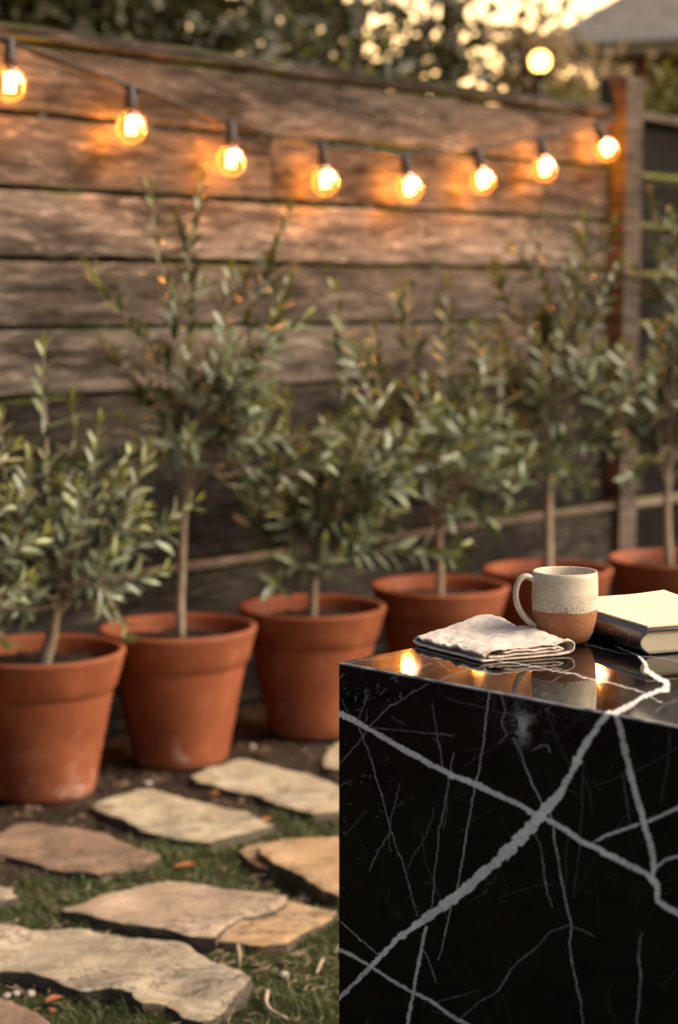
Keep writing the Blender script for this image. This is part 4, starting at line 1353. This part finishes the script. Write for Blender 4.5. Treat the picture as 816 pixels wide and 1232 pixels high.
# ------------------------------------------------------------------ book and paper
def build_book():
    c = on_level(771, 789.5, TOP)
    ang = R(22)
    root = empty('book', (c.x, c.y, TOP + .0008), ang)     # local x = away from spine, local y = up the spine
    tag(root, 'thick navy black hardcover book lying flat at the right edge of the counter', 'book')
    W, L, T = .178, .235, .0315
    def boxbm(bm, x0, x1, y0, y1, z0, z1):
        r = bmesh.ops.create_cube(bm, size=1)
        for v in r['verts']:
            v.co = Vector((x0 + (v.co.x + .5) * (x1 - x0), y0 + (v.co.y + .5) * (y1 - y0), z0 + (v.co.z + .5) * (z1 - z0)))
    # cover: C-shaped section swept along the spine
    t = .003
    sec = []
    def arc(r, a0, a1, n, cx, cz):
        return [(cx + r * math.cos(a0 + (a1 - a0) * i / n), cz + r * 1.0 * math.sin(a0 + (a1 - a0) * i / n)) for i in range(n + 1)]
    outer = [(W, 0), (.012, 0)] + [(.012 - .014 * math.sin(math.pi * i / 10) ** .75, T * i / 10) for i in range(1, 10)] + [(.012, T), (W, T)]
    inner = [(W, T - t), (.014, T - t)] + [(.014 - .0135 * math.sin(math.pi * i / 10) ** .75, t + (T - 2 * t) * (1 - i / 10)) for i in range(1, 10)] + [(.014, t), (W, t)]
    sec = outer + inner
    vs, fs = [], []
    m = len(sec)
    for y in (0, L):
        for x, zz in sec: vs.append((x, y, zz))
    for k in range(m):
        k2 = (k + 1) % m
        fs.append((k, k2, m + k2, m + k))
    no, ni = len(outer), len(inner)
    for i in range(no - 1):
        a, b = i, i + 1
        cc, d = m - 1 - (i + 1), m - 1 - i
        fs.append((d, cc, b, a)); fs.append((m + a, m + b, m + cc, m + d))
    me = mesh_from('cover', vs, fs, False)
    bm = bmesh.new(); bm.from_mesh(me); bmesh.ops.recalc_face_normals(bm, faces=bm.faces)
    bm.to_mesh(me); bm.free()
    me.polygons.foreach_set('use_smooth', [True] * len(me.polygons)); me.set_sharp_from_angle(angle=R(35))
    cov = link('cover', me, M['book_cloth'], root)
    bv = cov.modifiers.new('bevel', 'BEVEL'); bv.width = .0008; bv.segments = 2; bv.limit_method = 'ANGLE'; bv.angle_limit = R(40)
    # page block with rounded back
    sec = [(W - .004, t + .0002), (W - .004, T - t - .0002)] + [(.0145 - .0125 * math.sin(math.pi * i / 10) ** .75, t + .0002 + (T - 2 * t - .0004) * (1 - i / 10)) for i in range(0, 11)]
    vs, fs = [], []
    m = len(sec)
    for y in (.004, L - .004):
        for x, zz in sec: vs.append((x, y, zz))
    for k in range(m): fs.append((k, (k + 1) % m, m + (k + 1) % m, m + k))
    fs.append(tuple(range(m))); fs.append(tuple(m + k for k in reversed(range(m))))
    me = mesh_from('page_block', vs, fs, False)
    bm = bmesh.new(); bm.from_mesh(me); bmesh.ops.recalc_face_normals(bm, faces=bm.faces); bm.to_mesh(me); bm.free()
    link('page_block', me, M['pages'], root)
    # faded copper lettering on the spine: one short title line and a block of three small lines
    def gilt(name, txt, size, ypos, zpos, rows=1, shear=0):
        cu = bpy.data.curves.new(name, 'FONT')
        cu.body = txt; cu.size = size; cu.extrude = .0002; cu.align_x = 'CENTER'; cu.align_y = 'CENTER'; cu.space_line = .8
        o = bpy.data.objects.new(name, cu); COL.objects.link(o)
        bpy.context.view_layer.update()
        me = bpy.data.meshes.new_from_object(o.evaluated_get(bpy.context.evaluated_depsgraph_get()))
        bpy.data.objects.remove(o)
        # text plane: x -> along -y (reading from the far end to the near end), y -> z, bend on to the rounded spine
        for v in me.vertices:
            ty, tz, dp = ypos - v.co.x, zpos + v.co.y, v.co.z
            fz = max(.02, min(.98, tz / T))
            x = .012 - .014 * math.sin(math.pi * fz) ** .75 - .0003 - dp
            v.co = (x, ty, tz)
        return link(name, me, M['gilt'], root)
    gilt('spine_title', 'MTTC', .0085, .0655, T * .60)
    gilt('spine_imprint', 'IIII\nIIII\nIIII', .0055, .026, T * .52)
    # cream sheet pad on top
    p = empty('paper_pad', (c.x, c.y, TOP + .0008 + T + .0006), ang)
    tag(p, 'blank cream paper pad lying on top of the navy book', 'paper')
    vs, fs = [], []
    nx, ny = 14, 18
    x0, x1, y0, y1 = .015, W + .001, .010, L + .002
    for lay in range(2):
        for i in range(nx + 1):
            for j in range(ny + 1):
                x = x0 + (x1 - x0) * i / nx; y = y0 + (y1 - y0) * j / ny
                lift = .0035 * max(0, (i / nx - .6) / .4) ** 2 * max(0, (j / ny - .6) / .4) ** 2
                vs.append((x, y, (.0022 if lay else 0) + lift + .0003 * mnoise.noise(Vector((x * 30, y * 30, 0))) * lay))
    g = lambda l, i, j: l * (nx + 1) * (ny + 1) + i * (ny + 1) + j
    for i in range(nx):
        for j in range(ny):
            fs.append((g(1, i, j), g(1, i + 1, j), g(1, i + 1, j + 1), g(1, i, j + 1)))
            fs.append((g(0, i, j), g(0, i, j + 1), g(0, i + 1, j + 1), g(0, i + 1, j)))
    for i in range(nx):
        fs.append((g(0, i, 0), g(0, i + 1, 0), g(1, i + 1, 0), g(1, i, 0))); fs.append((g(0, i + 1, ny), g(0, i, ny), g(1, i, ny), g(1, i + 1, ny)))
    for j in range(ny):
        fs.append((g(0, 0, j + 1), g(0, 0, j), g(1, 0, j), g(1, 0, j + 1))); fs.append((g(0, nx, j), g(0, nx, j + 1), g(1, nx, j + 1), g(1, nx, j)))
    me = mesh_from('sheets', vs, fs)
    me.set_sharp_from_angle(angle=R(40))
    link('sheets', me, M['cream_paper'], p)
build_book()

# ------------------------------------------------------------------ beyond the fence
def bg_tree(name, x, y, crown, mat, n, size, label, cat, group, trunk_h=None, clumps=40, young=.2, fill=.55, tr=.14):
    """crown = (cz, rx, ry, rz)"""
    cz, rx, ry, rz = crown
    random.seed(int(abs(x) * 1000 + y * 77))
    root = empty(name, (x, y, 0))
    tag(root, label, cat, group)
    v, f, lf, yg = [], [], [], []
    cl = []
    for _ in range(clumps):
        while True:
            q = Vector((random.uniform(-1, 1), random.uniform(-1, 1), random.uniform(-1, 1)))
            if fill < q.length < 1: break
        cl.append((Vector((q.x * rx, q.y * ry, cz + q.z * rz)), random.uniform(.16, .34) * min(rx, rz)))
    for _ in range(n):
        c, s = random.choice(cl)
        p = c + Vector((random.gauss(0, s), random.gauss(0, s), random.gauss(0, s * .75)))
        if p.z < .05: p.z = random.uniform(.05, .4)
        d = Vector((random.gauss(0, 1), random.gauss(0, 1), random.gauss(-.2, .8))).normalized()
        w = d.orthogonal().normalized()
        w.rotate(Matrix.Rotation(random.uniform(0, 6.3), 3, d))
        L = size * random.uniform(.6, 1.3)
        i = len(v)
        nn = d.cross(w) * .12 * L
        v += [p, p + d * L * .5 + w * L * .28 + nn, p + d * L, p + d * L * .5 - w * L * .28 + nn]
        f += [(i, i + 1, i + 2), (i, i + 2, i + 3)]
        r_ = random.random()
        lf += [r_] * 4; yg += [min(1, random.random() * young * 2)] * 4
    bv, bf = [], []
    th = trunk_h or cz
    tube(bez([(0, 0, -.05), (.03, .05, th * .4), (-.04, 0, th * .8), (0, 0, th + rz * .3)], 8), [tr * (1 - .08 * i) for i in range(8)], 8, True, bv, bf)
    for c, s in cl[:18]:
        a = Vector((0, 0, th * random.uniform(.6, 1.0)))
        tube(bez([a, a.lerp(c, .5) + Vector((0, 0, .1)), c], 6), [tr * .35 * (1 - .13 * i) for i in range(6)], 5, True, bv, bf)
    link('trunk', mesh_from('trunk', bv, bf), M['bark_bg'], root)
    me = mesh_from('crown', v, f, False)
    fattr(me, 'leaf', lf); fattr(me, 'young', yg)
    link('crown', me, mat, root)
    return root

TB = 'trees beyond the fence'
HB = 'shrubs beyond the fence'
D_, O_, T_ = M['leaf_dark'], M['leaf_olive'], M['leaf_tan']
bg_tree('garden_tree', -2.6, 11.5, (3.3, 1.9, 1.4, 1.9), D_, 26000, .15, 'dark dense tree above the fence in the top left corner', 'tree', TB, clumps=80, fill=.1)
bg_tree('garden_tree', .55, 16.2, (1.9, 1.2, .8, 1.15), O_, 5200, .14, 'olive tinted tree below the golden sky gaps, right of centre', 'tree', TB, clumps=44, young=.3, fill=.1)
bg_tree('garden_tree', -.85, 13.0, (3.2, 1.0, 1.1, 1.3), D_, 2600, .13, 'dark tree behind the fence with a few bright sky gaps, left of centre', 'tree', TB, clumps=45, fill=.15)
bg_tree('garden_tree', .15, 15.0, (3.3, 1.5, 1.2, 1.1), D_, 1300, .15, 'loose dark tree with golden sky showing through, centre of the top edge', 'tree', TB, clumps=46, young=.3, fill=.2)
bg_tree('garden_tree', -.35, 17.5, (5.2, 2.0, 1.4, 2.2), D_, 560, .16, 'airy tall tree against the bright sky behind the loose centre tree', 'tree', TB, clumps=50, young=.3, fill=.25)
bg_tree('garden_tree', 1.1, 18.5, (5.3, 1.2, 1.2, 1.6), D_, 220, .16, 'sparse high branches before the brightest patch of sky', 'tree', TB, clumps=24, young=.3, fill=.3)
bg_tree('shrub', -1.5, 9.6, (1.2, 1.5, .8, 1.4), D_, 11000, .1, 'dark shrub close behind the fence under the top left tree', 'shrub', HB, trunk_h=.8, clumps=40, fill=.1, tr=.05)  # filled out to block bright sky behind the plank gaps
bg_tree('shrub', -.45, 9.0, (1.1, 1.0, .5, 1.05), D_, 6000, .1, 'low dark shrub hidden close behind the middle of the fence', 'shrub', HB, trunk_h=.8, clumps=40, fill=.1, tr=.05)  # unseen, added to keep sky glow out of the plank gaps
bg_tree('shrub', .3, 11.6, (1.25, 1.35, .8, 1.25), O_, 10000, .1, 'olive green shrub rising behind the middle of the fence', 'shrub', HB, trunk_h=1.0, clumps=40, fill=.1, tr=.05)
bg_tree('shrub', 1.36, 13.2, (1.5, .6, .5, 1.7), T_, 15000, .11, 'tan dry shrub glowing in low light left of the house', 'shrub', HB, trunk_h=1.0, clumps=80, fill=.3, tr=.05)
bg_tree('shrub', 1.28, 10.6, (1.3, .62, .6, 1.2), O_, 10000, .09, 'yellow green shrub behind the fence left of the square post', 'shrub', HB, trunk_h=.9, clumps=36, fill=.1, tr=.05, young=.4)
bg_tree('shrub', 2.35, 10.2, (1.3, .65, .6, 1.2), D_, 5200, .09, 'dark green shrub behind the fence right of the square post', 'shrub', HB, trunk_h=.9, clumps=36, fill=.1, tr=.05, young=.35)
bg_tree('shrub', 1.85, 9.5, (1.35, .36, .4, 1.05), O_, 8000, .09, 'narrow green shrub behind the dark fence, beside the right edge', 'shrub', HB, trunk_h=.9, clumps=44, fill=.15, tr=.05, young=.25)
bg_tree('shrub', 1.9, 12.6, (1.3, .8, .6, 1.0), O_, 4500, .1, 'yellow green shrub against the brick house wall', 'shrub', HB, trunk_h=.9, clumps=30, fill=.1, tr=.05, young=.4)

def build_house():
    c0 = at_depth(667, 60, 15.0)
    ang = math.atan2(-.35, 1)
    root = empty('brick_house', (c0.x, c0.y, 0), ang)
    tag(root, 'red brick house with grey hip roof and pale eaves behind the fence', 'house')
    H = c0.z - .02; LX, LY = 5.2, 6.0; ov = .35
    def quadbox(name, x0, x1, y0, y1, z0, z1, mat, bev=0):
        vs = [(x, y, z) for z in (z0, z1) for x, y in ((x0, y0), (x1, y0), (x1, y1), (x0, y1))]
        fs = [(3, 2, 1, 0), (4, 5, 6, 7), (0, 1, 5, 4), (1, 2, 6, 5), (2, 3, 7, 6), (3, 0, 4, 7)]
        return link(name, mesh_from(name, vs, fs, False), mat, root)
    quadbox('wall', ov, LX, ov, LY, 0, H - .02, M['brick'])
    e = .0
    vs = [(0, 0, H + .15), (LX + .4, 0, H + .15), (LX + .4, LY + .4, H + .15), (0, LY + .4, H + .15), (2.6, 2.9, H + 2.2), (LX - 1.8, 2.9, H + 2.2)]
    fs = [(0, 1, 5, 4), (1, 2, 5), (2, 3, 4, 5), (3, 0, 4), (3, 2, 1, 0)]
    link('roof', mesh_from('roof', vs, fs, False), M['roof'], root)
    quadbox('fascia', .03, LX + .37, .03, LY + .37, H - .015, H + .147, M['white_paint'])
    quadbox('gutter', -.09, LX + .4, -.1, .02, H + .05, H + .14, M['white_paint'])
    quadbox('corner_board', ov - .03, ov + .14, ov - .03, ov + .14, 0, H - .018, M['white_paint'])
    w = quadbox('window', 2.6, 3.7, ov - .05, ov + .04, 1.1, 2.4, M['white_paint'])
    vs = [(2.68, ov - .056, 1.18), (3.62, ov - .056, 1.18), (3.62, ov - .056, 2.32), (2.68, ov - .056, 2.32)]
    link('pane', mesh_from('pane', vs, [(0, 1, 2, 3)], False), M['window_glass'], w)
    # lit porch lantern on the near corner
    p = at_depth(650, 69, 11.0)
    lt = empty('garden_lamp', (p.x, p.y, 0))
    tag(lt, 'round glowing lamp on a thin post in front of the house corner', 'lamp')
    vs, fs = tube([(0, 0, 0), (0, 0, p.z - .1)], [.03, .022], 10)
    link('lamp_post', mesh_from('lamp_post', vs, fs), M['hook'], lt)
    vs, fs = lathe([(.0001, p.z - .1), (.05, p.z - .1), (.05, p.z - .082), (.0001, p.z - .08)], 16)
    link('lamp_collar', mesh_from('lamp_collar', vs, fs), M['hook'], lt)
    vs, fs = lathe([(.0001, p.z - .082)] + [(.06 * math.sin(a), p.z - .022 - .06 * math.cos(a)) for a in [math.pi * k / 12 for k in range(1, 12)]] + [(.0001, p.z + .038)], 24)
    link('lamp_globe', mesh_from('lamp_globe', vs, fs), M['porch'], lt)
build_house()

# ------------------------------------------------------------------ light
SUN_AZ = math.atan2(.95, -.12)      # clockwise from +Y
SUN_EL = R(38)
w = bpy.data.worlds.new('World'); scene.world = w; w.use_nodes = True
nt = w.node_tree; nt.nodes.clear()
sky = nt.nodes.new('ShaderNodeTexSky'); sky.sky_type = 'NISHITA'; sky.sun_disc = False
sky.sun_elevation = SUN_EL; sky.sun_rotation = SUN_AZ; sky.dust_density = 5.0; sky.air_density = 1.0
mx = nt.nodes.new('ShaderNodeMix'); mx.data_type = 'RGBA'; mx.blend_type = 'MULTIPLY'
mx.inputs[0].default_value = 1.0
# evening sky: golden band along the horizon, paler and more neutral overhead
tcw = nt.nodes.new('ShaderNodeTexCoord'); spw = nt.nodes.new('ShaderNodeSeparateXYZ'); rw = nt.nodes.new('ShaderNodeValToRGB')
nt.links.new(tcw.outputs['Generated'], spw.inputs[0]); nt.links.new(spw.outputs[2], rw.inputs[0])
for i, (p, c) in enumerate(((0.0, (1.0, .68, .38)), (.14, (1.0, .72, .45)), (.3, (.5, .455, .41)), (1.0, (.43, .43, .44)))):
    e = rw.color_ramp.elements[i] if i < 2 else rw.color_ramp.elements.new(p)
    e.position = p; e.color = (*c, 1)
nt.links.new(rw.outputs[0], mx.inputs[7])
nt.links.new(sky.outputs[0], mx.inputs[6])
bg = nt.nodes.new('ShaderNodeBackground'); bg.inputs[1].default_value = .15
wo = nt.nodes.new('ShaderNodeOutputWorld')
# afterglow: the low sky straight ahead, beyond the trees, is the brightest part of the evening sky
dp = nt.nodes.new('ShaderNodeVectorMath'); dp.operation = 'DOT_PRODUCT'; dp.inputs[1].default_value = (.05, .998, 0)
nt.links.new(tcw.outputs['Generated'], dp.inputs[0])
m1 = nt.nodes.new('ShaderNodeMapRange'); m1.interpolation_type = 'SMOOTHSTEP'
for k, v in zip(('From Min', 'From Max', 'To Min', 'To Max'), (.55, .97, 0, 1)): m1.inputs[k].default_value = v
nt.links.new(dp.outputs['Value'], m1.inputs['Value'])
m2 = nt.nodes.new('ShaderNodeMapRange'); m2.interpolation_type = 'SMOOTHSTEP'
for k, v in zip(('From Min', 'From Max', 'To Min', 'To Max'), (.05, .34, 1, 0)): m2.inputs[k].default_value = v
nt.links.new(spw.outputs[2], m2.inputs['Value'])
m3 = nt.nodes.new('ShaderNodeMath'); m3.operation = 'MULTIPLY'
nt.links.new(m1.outputs[0], m3.inputs[0]); nt.links.new(m2.outputs[0], m3.inputs[1])
gl = nt.nodes.new('ShaderNodeMix'); gl.data_type = 'RGBA'; gl.blend_type = 'MIX'
gl.inputs[6].default_value = (1, 1, 1, 1); gl.inputs[7].default_value = (7.0, 4.9, 3.0, 1)
nt.links.new(m3.outputs[0], gl.inputs[0])
mg = nt.nodes.new('ShaderNodeMix'); mg.data_type = 'RGBA'; mg.blend_type = 'MULTIPLY'; mg.inputs[0].default_value = 1.0
nt.links.new(mx.outputs[2], mg.inputs[6]); nt.links.new(gl.outputs[2], mg.inputs[7])
nt.links.new(mg.outputs[2], bg.inputs[0]); nt.links.new(bg.outputs[0], wo.inputs[0])

sl = bpy.data.lights.new('sun', 'SUN'); sl.energy = 2.2; sl.angle = R(45); sl.color = (1, .87, .71)
so = bpy.data.objects.new('sun', sl); COL.objects.link(so)
sd = Vector((math.sin(SUN_AZ) * math.cos(SUN_EL), math.cos(SUN_AZ) * math.cos(SUN_EL), math.sin(SUN_EL)))
so.rotation_euler = sd.to_track_quat('Z', 'Y').to_euler()
so.location = sd * 20

# ------------------------------------------------------------------ camera
cam = bpy.data.cameras.new('camera')
co = bpy.data.objects.new('camera', cam); COL.objects.link(co)
co.location = (0, 0, EYE)
co.rotation_euler = (math.pi / 2 - PITCH, 0, 0)
cam.sensor_fit = 'VERTICAL'; cam.sensor_height = 36; cam.sensor_width = 36
cam.lens = FPX / 1232 * 36
cam.clip_end = 500; cam.clip_start = .02
cam.dof.use_dof = True
cam.dof.focus_distance = 2.5
cam.dof.aperture_fstop = 3.5
scene.camera = co
scene.render.resolution_x, scene.render.resolution_y = 678, 1024
vs_ = scene.view_settings
vs_.view_transform = 'Standard'; vs_.look = 'None'; vs_.gamma = 1; vs_.exposure = 1.4; vs_.use_curve_mapping = False
scene.cycles.use_denoising = True
scene.cycles.max_bounces = 8
scene.cycles.transparent_max_bounces = 12
scene.cycles.sample_clamp_indirect = 6
scene.cycles.caustics_reflective = False
scene.cycles.caustics_refractive = False
